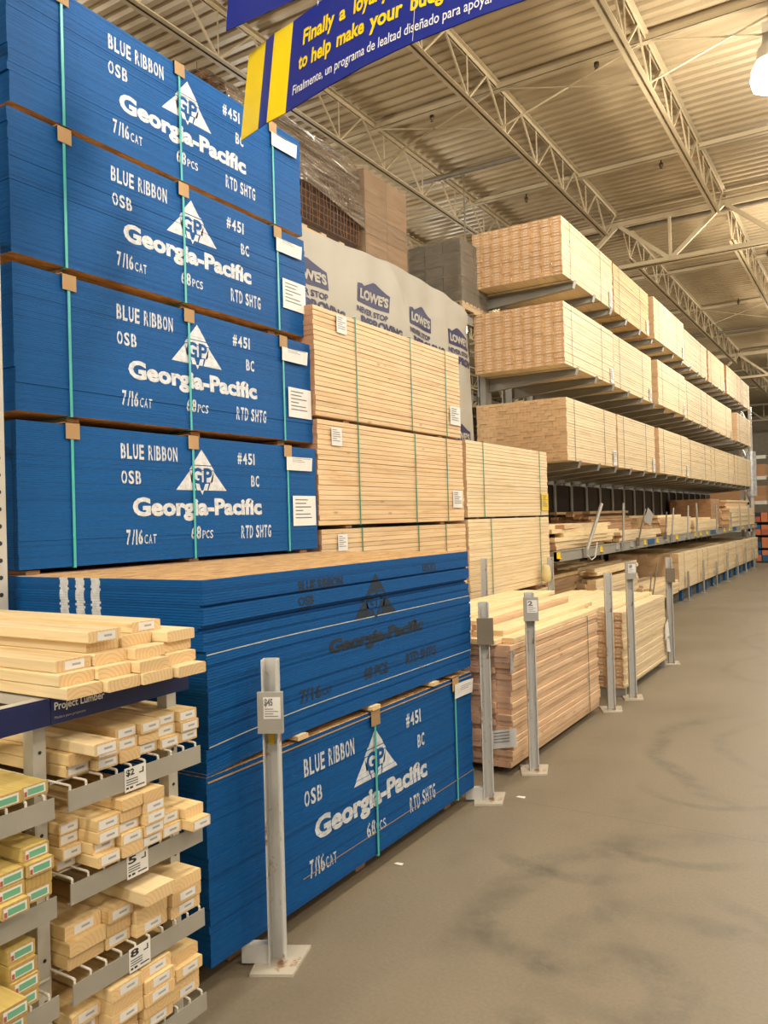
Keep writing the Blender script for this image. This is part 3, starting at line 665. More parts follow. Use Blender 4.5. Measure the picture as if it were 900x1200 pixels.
# ------------------------------------------------------------------ cantilever rack
CK = [11.2+.915*k for k in range(20)]
def cantilever():
    root = thing('cantilever_rack', 'long grey steel cantilever rack holding the lumber packs along the aisle', 'rack', (0, 0, 0))
    cm = MB(); cm.box(-5.12, -5.10, -.06, .06, 0, 6.0); cm.box(-4.97, -4.95, -.06, .06, 0, 6.0); cm.box(-5.10, -4.97, -.012, .012, 0, 6.0)
    cme = cm.mesh('column', [M['galv']])
    am = MB()
    pr = [(-4.948, -.19), (-3.62, -.085), (-3.60, -.02), (-3.60, 0), (-4.948, 0)]
    am.prism(pr, 'y', -.006, .006); am.box(-4.948, -3.60, -.05, .05, -.01, 0)
    am.add([(-4.948, -.05, -.19), (-4.948, .05, -.19), (-3.62, .05, -.085), (-3.62, -.05, -.085), (-4.948, -.05, -.182), (-4.948, .05, -.182), (-3.62, .05, -.077), (-3.62, -.05, -.077)], [(0, 3, 2, 1), (4, 5, 6, 7), (0, 1, 5, 4), (2, 3, 7, 6), (1, 2, 6, 5), (0, 4, 7, 3)])
    am.prism([(-3.60, 0), (-3.585, .02), (-3.62, -.085)], 'y', -.05, .05)
    ame = am.mesh('support_arm', [M['armgrey']])
    bm_ = MB(); bm_.box(-4.948, -3.62, -.06, .06, 0, .26); bme = bm_.mesh('base_arm', [M['galv']])
    cp = MB(); cp.box(-3.618, -3.56, -.075, .075, 0, .20); cp.box(-3.60, -3.57, -.03, .03, .2, .30); cpe = cp.mesh('end_bumper', [M['blueplastic']])
    sm = MB(); sm.box(-4.948, -3.58, -.05, .05, -.11, 0); sme = sm.mesh('shelf_arm', [M['armgrey']])
    for k, y in enumerate(CK):
        link('column', cme, root, (0, y, 0))
        for z in (5.15, 3.92, 2.60): link('support_arm', ame, root, (0, y, z))
        link('shelf_arm', sme, root, (0, y, 1.37)); link('base_arm', bme, root, (0, y, 0))
        if k % 2 or k > 6: link('end_bumper', cpe, root, (0, y, 0))
    b = MB()
    for z in (.9, 2.3, 3.6, 4.85): b.box(-5.16, -5.125, CK[0]-.2, CK[-1]+.2, z, z+.08)
    b.build('back_brace', M['armgrey'], root)
    b = MB(); b.box(-3.578, -3.53, 9.95, 29.5, 1.255, 1.385); b.box(-3.6, -3.52, 9.95, 29.5, 1.385, 1.393); b.build('shelf_beam', M['lip'], root)
    b = MB(); b.box(-5.12, -5.05, 9.95, 10.03, 0, 1.5); b.box(-5.05, -3.53, 9.95, 10.03, 1.26, 1.385); b.build('end_frame', M['armgrey'], root)
    # shelf tags along the beam
    def stag(y, mat, h=.075, wd=.11, name='shelf_tag'):
        t = MB(); t.box(-3.529, -3.524, y-wd/2, y+wd/2, 1.305, 1.385); t.box(-3.529, -3.50, y-wd/2, y+wd/2, 1.30, 1.305); t.build(name, M[mat], root)
    for y in (9.99, 11.85, 14.45, 15.37, 17.05, 19.0, 19.6, 20.4, 22.9, 23.75, 26.3, 27.6, 28.6): stag(y, 'yellowplastic', wd=.13 if y < 16 else .2)
    for y in (14.9, 21.2, 24.6): stag(y, 'blueplastic', wd=.5 if y < 16 else .7)
    for y in (12.7, 13.55, 16.1, 18.0): stag(y, 'greypad', wd=.2)
    # leaning divider rods standing in sockets on the beam
    rods = [((11.0, 1.28), (11.85, 2.0), .026), ((12.93, 1.3), (13.05, 2.02), .018), ((13.85, 1.32), (14.45, 1.92), .014), ((15.9, 1.36), (16.1, 1.86), .012), ((16.45, 1.3), (16.7, 1.93), .016), ((18.0, 1.3), (18.15, 1.98), .018), ((19.05, 1.3), (19.05, 2.04), .022), ((21.6, 1.3), (21.6, 2.0), .02), ((23.9, 1.3), (23.9, 1.8), .018), ((25.6, 1.3), (25.6, 2.0), .018), ((27.4, 1.3), (27.4, 2.0), .018)]
    for (a, za), (c2, zc), r_ in rods:
        t = MB(); t.path([(-3.505, a, za), (-3.50, (a+c2)/2, (za+zc)/2+.01), (-3.505, c2, zc)], r_, n=8); t.box(-3.52, -3.475, a-.03, a+.03, za-.02, za+.12); t.build('divider_rod', M['galv'] if r_ > .0145 else M['pipe'], root)
    t = MB(); t.path([(-3.48, 11.0, 1.3), (-3.46, 11.15, 1.22), (-3.47, 11.35, 1.25), (-3.48, 11.5, 1.45)], .008); t.build('hanging_cord', M['whitewire'], root)
    t = MB(); t.add([(-3.47, 14.2, 1.72), (-3.45, 14.55, 1.62), (-3.45, 14.8, 1.82), (-3.47, 14.5, 1.95)], [(0, 1, 2, 3)]); t.build('card_tag', M['greypad'], root)
    # end frame at the far end: wrapped double post
    t = MB(); t.box(-3.70, -3.60, 29.55, 29.65, 0, 5.3); t.box(-4.05, -3.95, 29.75, 29.85, 0, 5.3)
    for z in (.6, 1.9, 3.2, 4.5): t.bar((-3.65, 29.6, z), (-4.0, 29.8, z+.9), .05, .03)
    t.build('end_upright', M['alu'], root)
    t = MB(); t.lathe([(.16, 0), (.17, .3), (.15, .7), (.17, 1.1), (.15, 1.5)], (-3.66, 29.6, 2.3), 12); t.build('wrap', M['wrapwhite'], root)
    # dark sheet added behind the flanges for the darkness between the columns
    t = MB(); t.box(-4.995, -4.985, 10.1, 29.6, .3, 2.40); t.build('dark_fill_panel', M['dark'], root)
    return root
cantilever()
TOPZ, MIDZ, LOWZ = 5.152, 3.922, 2.602
lev = [('top', TOPZ, .80, [(10.70, 13.15, 'stamped'), (13.22, 15.55, 'honey'), (15.75, 18.50, 'cream'), (18.56, 21.72, 'cream'), (21.85, 24.35, 'fir'), (24.5, 27.2, 'fir'), (27.4, 29.3, 'cream')]),
       ('middle', MIDZ, .86, [(10.68, 13.08, 'stamped'), (13.15, 15.70, 'cream'), (15.92, 18.45, 'cream'), (18.52, 21.4, 'cream'), (21.5, 25.4, 'cream'), (26.2, 29.1, 'cream')]),
       ('bottom', LOWZ, .865, [(10.68, 13.10, 'cream'), (13.16, 15.68, 'cream'), (15.85, 18.55, 'cream'), (18.65, 21.65, 'cream'), (21.7, 25.4, 'cream'), (25.5, 28.7, 'cream')])]
for nm, z, h, lst in lev:
    for k, (a, b_, wd) in enumerate(lst):
        near = k == 0
        low = nm == 'bottom'
        rows = 21 if nm != 'bottom' else 22
        cols = 9 if (near and not low) else (13 if low and near else 9)
        if near: lab = {'top': 'pale lumber pack with stamped board ends, nearest on the top rack arms', 'middle': 'pale lumber pack with stamped board ends, nearest on the middle rack arms', 'bottom': 'pale lumber pack with plain staggered board ends, nearest on the bottom rack arms'}[nm]
        else: lab = '%s lumber pack, %s from the near end on the %s rack arms' % ({'honey': 'honey coloured', 'cream': 'pale cream', 'fir': 'tan', 'stamped': 'pale'}[wd], ORD[k], nm)
        dx = 0 if near else rnd.uniform(-.04, .03)
        if k == 2: dx = .05
        L_ = b_-a
        tg = ((L_-.24, L_-.06, .02, .26, 'paper'),) if k in (0, 1, 2, 4) else ()
        p = lumber_pack(lab, (-3.60+dx, a, z), 1.34, L_, h, rows, cols, wd, near, (L_*.13, L_*.72), 'dark_strap', (.004, .009), group='lumber packs on the %s arms' % nm, seed=40+k+int(z*7), brick=(low and near), tags=tg)
# boards lying on the lower cantilever shelf and base: every board a thing
def loose(label, group, x1, y0, z0, Wd, L, rows, cols, w, t, wood, seed, ragged=.15, rot=0.0, lj=.25, droprow=0, pitch=None):
    r = random.Random(seed); n = 0; z = z0
    for i in range(rows):
        x = x1 - (r.uniform(0, .03))
        for c in range(cols):
            if i >= rows-1-droprow and r.random() < .25: x -= w*1.06; continue
            ww = w*r.uniform(.92, 1.0); L_ = L-r.uniform(0, lj); dy = r.uniform(0, ragged)
            mb = MB(); mb.board(-ww/2, ww/2, 0, L_, 0, t-.001, .003)
            wd = wood if isinstance(wood, str) else r.choice(wood)
            o = mb.build('loose_board', W[wd], None, (x-ww/2, y0+dy, z), (0, 0, r.uniform(-rot, rot)))
            tag(o, label, 'board', group); x -= w*1.06; n += 1
            if x < x1-Wd: break
        z += t
L1 = 1.394
def under(label, x1, y0, z0, Wd, L, rows, cols, t, wood, seed): return lumber_pack(label, (x1, y0, z0), Wd, L, rows*t, rows, cols, wood, False, (), jit=(.012, .07), name='board_stack', cat='lumber pile', seed=seed)
loose('rough pale board in the jumbled heap at the near end of the lower shelf', 'jumbled boards at the near end of the shelf', -3.62, 10.05, L1, 1.2, 2.6, 6, 8, .13, .055, ['pale', 'fir', 'pale'], 61, .5, .045, .3, 2)
loose('pale board in the heap beside the second divider rod', 'boards by the second divider rod', -3.62, 13.2, L1, 1.2, 2.9, 3, 9, .12, .05, ['pale', 'cream'], 62, .3, .006, .4)
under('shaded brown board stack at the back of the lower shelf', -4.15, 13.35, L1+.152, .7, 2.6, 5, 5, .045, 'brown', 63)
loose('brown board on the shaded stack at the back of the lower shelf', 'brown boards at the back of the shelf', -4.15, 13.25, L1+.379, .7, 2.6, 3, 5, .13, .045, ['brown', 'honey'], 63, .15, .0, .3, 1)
under('cream board stack on the lower shelf, middle of the rack', -3.62, 16.6, L1, 1.15, 2.4, 6, 8, .05, 'cream', 64)
loose('cream board lying over the middle stack of the lower shelf', 'cream boards in the middle of the shelf', -3.62, 16.5, L1+.301, 1.2, 2.5, 2, 8, .14, .05, ['cream', 'pale'], 64, .2, .004, .3)
under('low cream board stack on the lower shelf past the middle rods', -3.62, 19.4, L1, 1.15, 3.1, 4, 8, .05, 'cream', 65)
loose('cream board over the low stack past the middle rods', 'cream boards past the middle rods', -3.62, 19.3, L1+.201, 1.2, 3.2, 2, 8, .14, .05, ['cream', 'pale'], 65, .2, .0, .3)
under('pale board stack at the far end of the lower shelf', -3.58, 24.2, L1, 1.3, 5.0, 8, 7, .065, 'cream', 67)
lumber_pack('brown lumber pack standing high on the lower shelf near the far end', (-3.82, 22.75, L1), 1.05, 1.35, .78, 14, 7, 'brown', False, (), group=None, seed=66)
loose('tan board laid over the far end stack of the lower shelf', 'upper boards of the far end stack', -3.72, 24.4, L1+.521, 1.1, 4.6, 4, 6, .18, .06, ['cream', 'fir'], 68, .4, .0, .4, 2)
Z0 = .262
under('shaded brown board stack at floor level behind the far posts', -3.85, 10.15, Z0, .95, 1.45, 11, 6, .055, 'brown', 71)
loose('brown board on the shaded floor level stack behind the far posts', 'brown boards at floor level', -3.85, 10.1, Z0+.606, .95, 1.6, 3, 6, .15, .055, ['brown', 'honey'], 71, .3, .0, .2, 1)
under('pale board stack on the rack base behind the far grey posts', -3.60, 11.75, Z0, 1.15, 2.4, 10, 8, .056, 'cream', 72)
loose('pale board on the base stack behind the far grey posts', 'boards on the base behind the far posts', -3.60, 11.7, Z0+.561, 1.2, 2.5, 4, 8, .14, .056, ['pale', 'honey', 'pale'], 72, .25, .0, .3, 2)
under('short low board stack on the rack base past the last grey post', -3.45, 14.5, Z0, 1.1, 2.2, 4, 7, .05, 'cream', 73)
loose('pale board on the short low stack past the last grey post', 'boards on the base past the last post', -3.45, 14.5, Z0+.201, 1.2, 2.3, 2, 7, .15, .05, ['pale', 'cream'], 73, .2, .0, .3)
for k, (a, b_) in enumerate(((17.0, 19.6), (19.65, 22.6), (22.65, 25.8), (25.85, 29.3))):
    lumber_pack('light lumber pack on the rack base, %s of the four at floor level' % ['nearest', 'second', 'third', 'farthest'][k], (-3.5, a, Z0), 1.42, b_-a, .74-.02*k, 9, 9, 'cream', False, (.5, 1.9), 'dark_strap', (.006, .012), group='packs on the rack base', seed=80+k)
for k, y in enumerate((17.6, 19.3, 21.0, 22.6, 24.4, 26.0, 27.8)):
    mb = MB(); mb.tube((-3.44, y, 0), (-3.44, y, .75 if k % 2 else .62), .022); mb.box(-3.50, -3.38, y-.08, y+.08, 0, .02); mb.box(-3.46, -3.42, y-.04, y+.04, .3, .5)
    tag(mb.build('guard_stake', M['galv']), 'short steel stake before the floor level packs, %s from the near end' % ORD[k], 'stake', 'short stakes along the rack base')
for k, (y0, z0, y1, z1) in enumerate(((14.0, .06, 14.75, .95), (13.9, .06, 14.3, .80))):
    mb = MB(); mb.path([(-3.40, y0, z0), (-3.38, (y0+y1)/2-.05, (z0+z1)/2), (-3.40, y1, z1)], .012); mb.box(-3.47, -3.33, y0-.07, y0+.07, 0, .06); tag(mb.build('leaning_rod', M['pipe']), 'dark bent rod leaning past the last grey post, %s one' % ('taller' if k == 0 else 'shorter'), 'rod')

# ------------------------------------------------------------------ floor posts
def post(label, x, y, H_, rz=0, plate=.15, holder=None, rust='post', foot=False):
    t = thing('guard_post', label, 'post', (x, y, 0), rz, 'grey steel posts along the aisle')
    m = MB(); m.box(-.034, .034, -.006, .0, .012, H_)            # web
    m.box(-.034, -.027, -.062, .0, .012, H_); m.box(.027, .034, -.062, 0, .012, H_)  # flanges
    m.build('channel', M[rust], t)
    m = MB(); m.prism([(-.10, -.13), (.08, -.13), (.12, .10), (-.09, .10)], 'z', 0, .012); m.build('base_plate', M['plate'], t)
    if foot:
        m = MB(); m.box(-.15, -.035, -.05, -.01, .012, .09); m.build('foot_bracket', M[rust], t)
    if holder:
        z, txt = holder
        m = MB(); m.box(-.048, .058, -.086, -.063, z, z+.17); m.box(-.048, .058, -.09, -.086, z, z+.012); lh = m.build('label_holder', M['greypad'] if txt != 'dark' else M['pipe'], t)
        if txt and txt != 'dark':
            m = MB(); m.box(-.022, .050, -.0885, -.0863, z+.06, z+.15)
            k = Ink(); k.text(txt, -.018, .018, z+.110, z+.145, bold=.04)
            for q in range(4): k.poly([(-.016, z+.070+.010*q), (.04-.02*(q % 2), z+.070+.010*q), (.04-.02*(q % 2), z+.073+.010*q), (-.016, z+.073+.010*q)])
            k.flat_mesh(m, lambda u, v: (u, -.0892, v), {0: 1}); m.build('price_card', [M['paper'], M['print']], lh)
    return t
RZ = math.radians(28)
t = post('tall grey channel post with a price card, before the near end of the OSB piles', -2.235, 2.69, 1.285, RZ, holder=(.985, '$45'), foot=True)
m = MB(); m.box(-.02, .004, -.012, -.0065, .92, .975); m.build('yellow_sticker', M['yellowplastic'], t)
post('grey channel post at the far end of the OSB piles, with a rusty base', -2.26, 4.90, 1.30, RZ, holder=(1.03, 'dark'), foot=True)
t = post('grey channel post before the near end of the reddish two by four pile', -2.215, 5.60, 1.30, RZ, holder=(1.10, '2'))
post('grey channel post between the reddish pile and the pale stud pack', -2.235, 7.66, 1.30, RZ)
t = post('grey channel post with a small bracket, before the near end of the pale stud pack', -2.185, 8.24, 1.36, RZ, holder=(1.2, '$'))
post('grey channel post at the far end of the pale stud pack', -2.25, 10.3, 1.30, RZ, holder=(1.0, 'dark'))
for x, y, z, lab in ((-3.46, 7.55, 1.44, 'short grey post standing between the loose boards and the pale packs'), (-3.45, 9.45, 1.35, 'short grey post with a pale yellow plastic bag, beside the pale packs')):
    t = post(lab, x, y, z, RZ)
    if y > 9:
        m = MB(); m.lathe([(.0, 0), (.05, .02), (.06, .10), (.045, .19), (.03, .21), (0, .21)], (-.06, -.10, 1.05), 12); m.build('plastic_bag', M['bag'], t)

# ------------------------------------------------------------------ front lumber piles
zf = .06
p = lumber_pack('reddish two by four pile along the aisle between grey posts', (-2.29, 5.40, zf), 1.08, 2.1, .875, 21, 9, 'pink', True, (1.75,), 'dark_strap', (.010, .02), name='two_by_four_pile', cat='lumber pile', seed=91, order='side')
mb = MB(); mb.add([(-.16, -.028, .12), (.045, -.028, .165), (.04, -.026, .295), (-.165, -.026, .25)], [(0, 1, 2, 3)]); k = Ink()
for q in range(4): mb.add([(-.13, -.0295, .16+.022*q+.01), (-.13+.12, -.0295, .186+.022*q+.01), (-.13+.12, -.0295, .190+.022*q+.012), (-.13, -.0295, .164+.022*q+.012)], [(0, 1, 2, 3)], 1)
mb.build('paper_tag', [M['paper'], M['print']], p)
mb = MB()
for i in range(5): mb.add([(.012+.012*math.sin(i*1.7), -.03+.05*i/5, .68+.01*i), (.02+.012*math.sin(i+1), -.03+.05*(i+1)/5, .68+.01*(i+1)), (.012+.014*math.sin(i*2.1+1), -.03+.05*(i+1)/5, .84), (.02+.012*math.sin(i*2.), -.03+.05*i/5, .84)], [(0, 1, 2, 3)])
mb.build('plastic_scrap', M['wrapwhite'], p)
for y, lab in ((5.6, 'near'), (7.2, 'far')):
    mb = MB(); mb.board(-.05, .05, 0, .9, 0, .052); tag(mb.build('floor_runner', W['brown'], None, (-2.45, y, 0), (0, 0, math.pi/2)), 'wood runner on the floor under the %s end of the reddish two by four pile' % lab, 'runner')
def top_boards():
    r = random.Random(5); zt = zf+.877
    layers = [(-2.285, 10, .092, 5.36, 2.15, 'first loose layer'), (-2.40, 8, .105, 5.44, 2.2, 'second loose layer'), (-2.70, 6, .105, 5.6, 2.2, 'third loose layer'), (-2.86, 4, .105, 5.8, 2.1, 'topmost loose layer')]
    for li, (x, n, w0, y0, L0, nm) in enumerate(layers):
        for k in range(n):
            edge = li == 1 and k == 2
            w_ = .039 if edge else w0*r.uniform(.93, 1.0); h = .078 if edge else .038
            x -= .004+w_/2; ys = y0+r.uniform(-.02, .10)+(.05 if k == 0 else 0); L_ = L0+r.uniform(-.1, .12)
            mb = MB(); mb.board(-w_/2, w_/2, 0, L_, 0, h, .003)
            wd = 'pink' if edge or (li == 0 and k in (3, 6)) else 'fir' if r.random() < .2 else 'pale'
            lab = 'reddish board standing on edge in the loose layers over the two by four pile' if edge else 'loose board in the %s over the reddish pile, %s from the aisle' % (nm.replace(' loose', ''), ORD[k])
            tag(mb.build('loose_board', W[wd], None, (x, ys, zt+.0385*li), (0, 0, r.uniform(-.003, .003))), lab, 'board', 'loose boards over the reddish pile'); x -= w_/2
top_boards()
p = lumber_pack('pale stud pack with inked board ends on a steel base, between the far grey posts', (-2.26, 8.22, .085), 1.2, 1.9, .77, 20, 13, 'stamped', True, (), 'green', (.005, .012), name='stud_pack', cat='lumber pile', seed=93, order='side')
mb = MB()
mb.add([(.02, 1.78, .24), (.04, 1.92, .28), (.03, 1.9, .48), (.02, 1.8, .42)], [(0, 1, 2, 3)]); mb.add([(.03, 1.82, .10), (.045, 1.93, .08), (.035, 1.92, .24), (.03, 1.8, .28)], [(0, 1, 2, 3)])
mb.build('paper_scrap', M['paper'], p)
mb = MB(); mb.box(-1.2, .01, 0, .06, 0, .082); mb.box(-1.2, .01, 1.76, 1.82, 0, .082); mb.box(-.10, -.05, .06, 1.76, .03, .08)
tag(mb.build('steel_base', M['galv'], None, (-2.26, 8.24, 0)), 'low grey steel base frame under the pale stud pack', 'base frame')
def stud_top():
    r = random.Random(9); x = -2.40
    for k in range(10):
        w_ = .092; x -= .008+w_/2; mb = MB(); mb.board(-w_/2, w_/2, 0, 1.85-r.uniform(0, .12), 0, .038, .003)
        tag(mb.build('loose_board', W['pale'], None, (x, 8.24+r.uniform(0, .12), .857), (0, 0, r.uniform(-.006, .006))), 'loose pale board on the stud pack, %s from the aisle' % ORD[k], 'board', 'loose boards on the stud pack'); x -= w_/2
stud_top()

# ------------------------------------------------------------------ corner display rack with short boards
XL = -2.15
def display_rack(label, y0, y1, decks, texts, header, group):
    t = thing('display_rack', label, 'rack', (XL, y0, 0), 0, group)
    Y = y1-y0
    for y in ([Y-.0] if header else [0, Y]):
        m = MB()
        for x in (-.12, -1.9): m.box(x-.05, x, y-.045 if y else y-.0, y if y else .045, 0, 1.31)
        m.bar((-.145, y-.02, 1.25), (-1.9, y-.02, .7), .03, .02); m.bar((-.145, y-.02, .9), (-1.9, y-.02, .3), .03, .02)
        sf = m.build('side_frame', M['rackwhite'], t)
        h = MB()
        for k in range(9): h.tube((-.1195, y-.022, .12+k*.13), (-.118, y-.022, .12+k*.13), .006, n=8)
        h.build('post_slots', M['black'], sf)
    for dz, (zd, zl) in enumerate(decks):
        m = MB(); m.box(-.004, 0, .04, Y-(0 if header else .06), zl-.06, zl); m.box(-.02, 0, .04, Y-(0 if header else .06), zl-.064, zl-.06); sl_ = m.build('shelf_lip', M['lip'], t)
        m = MB()
        n = 9
        for k in range(n+1):
            y = .05+(Y-(.07 if header else .14))*k/n
            m.path([(-.006, y, zl-.03), (-.006, y, zd-.006), (-.016, y, zd-.0045), (-1.9, y, zd-.0045)], .0042, n=6)
        for x in (-.1, -.7, -1.3, -1.88): m.tube((x, .05, zd-.0129), (x, Y-.02, zd-.0129), .0042, n=6)
        m.build('wire_deck', M['whitewire'], t)
        m = MB(); m.box(-1.9, -.16, .056 if header else 0, .08 if header else .025, zd-.07, zd-.015); m.box(-1.9, -.16, Y-.04, Y-.015, zd-.07, zd-.015); m.build('shelf_bracket', M['rackwhite'], t)
        if texts and dz < len(texts):
            tx = texts[dz]; yc = .30
            m = MB(); m.box(.0005, .002, yc-.045, yc+.045, zl-.07, zl+.008)
            k = Ink(); k.text(tx, yc-.04, yc-.005, zl-.022, zl+.003, bold=.03)
            for q in range(3): k.poly([(yc-.04, zl-.033-.008*q), (yc+.01, zl-.033-.008*q), (yc+.01, zl-.030-.008*q), (yc-.04, zl-.030-.008*q)])
            k.poly([(yc-.04, zl-.062), (yc-.03, zl-.062), (yc-.03, zl-.055), (yc-.04, zl-.055)]); k.poly([(yc-.025, zl-.062), (yc-.012, zl-.062), (yc-.012, zl-.055), (yc-.025, zl-.055)]); k.poly([(yc+.0, zl-.06), (yc+.038, zl-.06), (yc+.038, zl-.056), (yc, zl-.056)])
            k.poly([(yc+.015, zl-.02), (yc+.035, zl-.02), (yc+.035, zl-.002), (yc+.03, zl-.002), (yc+.03, zl-.016), (yc+.015, zl-.016)])
            k.flat_mesh(m, lambda u, v: (.0026, u, v), {0: 1}); m.build('price_card', [M['paper'], M['black']], sl_)
    m = MB(); m.box(-.06, -.052, .024 if header else 0, Y if header else Y-.03, 1.255, 1.332); m.box(-.066, -.06, .024 if header else 0, Y if header else Y-.03, 1.332, 1.336)
    if header:
        k = Ink(); k.text('Project Lumber', .035, .225, 1.29, 1.322, bold=.02); k.text('Madera para proyectos', .035, .15, 1.268, 1.279, bold=.0, slot=1)
        k.flat_mesh(m, lambda u, v: (-.0512, u, v), {0: 1, 1: 2})
    m.build('header_sign', [M['navy'], M['white'], M['lip']], t)
    m = MB(); q0 = .056 if header else 0; m.box(-1.9, -.07, q0, q0+.03, 1.30, 1.33); m.box(-1.9, -.07, Y-.03, Y, 1.30, 1.33); m.box(-.13, -.07, q0+.03, Y-.03, 1.30, 1.33); m.box(-1.0, -.94, .03, Y-.03, 1.30, 1.33); m.box(-1.9, -1.84, .03, Y-.03, 1.30, 1.33); m.build('top_frame', M['rackwhite'], t)
    return t
DR = [(1.072, 1.054), (.785, .767), (.478, .460), (.172, .154)]
DLk = [(1.068, 1.05), (.772, .754), (.475, .457)]
tR = display_rack('grey display rack of short boards under the Project Lumber header', 1.565, 2.17, DR, ['$2', '5', '8'], True, None)
tL = display_rack('grey display rack of greenish treated boards at the left edge', .92, 1.615, DLk, None, False, None)
BL = 1.95
def short_board(label, group, xe, y0, zb, w_, t_, wood, sticker=None, yaw=0, L_=BL):
    mb = MB(); mb.board(0, w_, 0, L_, 0, t_-.0008, .003)
    root = mb.build('short_board', W[wood], None, (xe, y0, zb), (0, 0, math.pi/2+yaw))
    tag(root, label, 'board', group)
    if sticker:
        m = MB(); hh = min(.027, t_*.75); a = w_*.5-.036+rnd.uniform(-.004, .006); zc = t_*.5+rnd.uniform(-.002, .002)
        a = max(.004, a); b_ = min(w_-.004, a+.072)
        m.box(a, b_, -.0012, -.0004, zc-hh/2, zc+hh/2)
        if sticker == 'white':
            m.add([(a+.026, -.0016, zc-.003), (b_-.014, -.0016, zc-.003), (b_-.014, -.0016, zc+.004), (a+.026, -.0016, zc+.004)], [(0, 1, 2, 3)], 1)
            m.build('sticker', [M['paper'], M['sticker_print']], root)
        else:
            m.add([(a+.012, -.0016, zc-hh*.36), (b_-.006, -.0016, zc-hh*.36), (b_-.006, -.0016, zc+hh*.3), (a+.012, -.0016, zc+hh*.3)], [(0, 1, 2, 3)], 1)
            m.add([(a+.001, -.0016, zc-hh*.45), (a+.010, -.0016, zc-hh*.45), (a+.010, -.0016, zc+hh*.1), (a+.001, -.0016, zc+hh*.1)], [(0, 1, 2, 3)], 2)
            m.build('sticker', [M['paper'], M['greenprint'], M['redprint']], root)
    return root
# NB: rotating +90 deg makes the board run towards -x and its width towards +y
ZTOP = 1.3365
TOP = {1: [(-2.123, 1.588, 0), (-2.10, 1.722, 0), (-2.09, 1.856, 0), (-2.07, 1.996, 0)], 2: [(-2.156, 1.585, 0), (-2.14, 1.718, 0), (-2.10, 1.852, 0), (-2.128, 2.005, 0)],
       3: [(-2.19, 1.60, 1), (-2.18, 1.738, 0), (-2.145, 1.872, 0), (-2.166, 2.02, 0)], 4: [(-2.226, 1.742, 0), (-2.22, 1.882, 0), (-2.146, 2.02, 0)], 5: [(-2.18, 1.715, 1), (-2.235, 1.94, 1)]}
for r_, lst in TOP.items():
    for k, (xe, y0, st) in enumerate(lst):
        short_board('wide pale board on top of the display rack, %s layer up, %s from the left' % (ORD[r_-1], ORD[k]), 'wide boards on top of the display rack', xe, y0, ZTOP+.038*(r_-1), .131, .038, 'pale', 'white' if st else None)
def shelf(cols, zd, what, grp, wood, t_=.038, sticker='white', skip=(), p=.8):
    for k, (y0, w_, n, xe) in enumerate(cols):
        for r_ in range(n):
            x = xe+rnd.uniform(-.02, .016); st = sticker if rnd.random() < p else None
            short_board('%s board on the %s, %s column from the left, %s layer up' % ('treated' if wood == 'treated' else 'pine', what, ORD[k], ORD[r_]), grp, x, y0+rnd.uniform(-.001, .001), zd+t_*r_, w_, t_, wood, st)
S1 = [(1.645, .088, 2, -2.20), (1.737, .088, 2, -2.19), (1.829, .088, 3, -2.185), (1.921, .088, 3, -2.19), (2.013, .088, 3, -2.20), (2.105, .088, 3, -2.19)]
shelf(S1, DR[0][0], 'first pine shelf', 'boards on the first display shelf', 'project')
short_board('short pine board jutting out over the left of the first display shelf, torn tag', 'boards on the first display shelf', -2.10, 1.665, DR[0][0]+.0765, .092, .038, 'pale', 'white', .0)
S2 = [(1.62, .07, 4, -2.215), (1.692, .088, 4, -2.14), (1.784, .086, 5, -2.135), (1.874, .086, 5, -2.125), (1.965, .088, 2, -2.13), (2.057, .088, 2, -2.10)]
shelf(S2, DR[1][0], 'second pine shelf', 'boards on the second display shelf', 'project', p=.95)
S3 = [(1.625, .138, 3, -2.20), (1.765, .10, 3, -2.19), (1.870, .138, 2, -2.165), (2.015, .14, 3, -2.15)]
shelf(S3, DR[2][0], 'third pine shelf', 'boards on the third display shelf', 'project', .045, p=.55)
short_board('short pine board jutting farthest out, across the top of the third display shelf', 'boards on the third display shelf', -2.085, 1.838, DR[2][0]+.1355, .13, .045, 'pale', None)
S4 = [(1.625, .108, 4, -2.20), (1.735, .13, 5, -2.15), (1.87, .13, 5, -2.13), (2.03, .128, 4, -2.16)]
shelf(S4, DR[3][0], 'lowest pine shelf', 'boards on the lowest display shelf', 'project', .042, p=.5)
shelf([(1.18, .088, 1, -2.15), (1.272, .088, 1, -2.14), (1.364, .088, 1, -2.14), (1.456, .088, 1, -2.145)], DLk[0][0], 'top left rack shelf', 'treated boards on the top left shelf', 'treated', sticker='green', p=1)
shelf([(1.165, .088, 3, -2.14), (1.258, .088, 2, -2.13), (1.352, .088, 3, -2.12), (1.445, .088, 4, -2.13)], DLk[1][0], 'middle left rack shelf', 'treated boards on the middle left shelf', 'treated', .04, sticker='green', p=.9)
shelf([(1.20, .088, 3, -2.10), (1.30, .088, 2, -2.06), (1.40, .09, 4, -2.16), (1.494, .05, 0, -2.2)], DLk[2][0], 'lower left rack shelf', 'treated boards on the lower left shelf', 'treated', .045, sticker='green', p=.9)

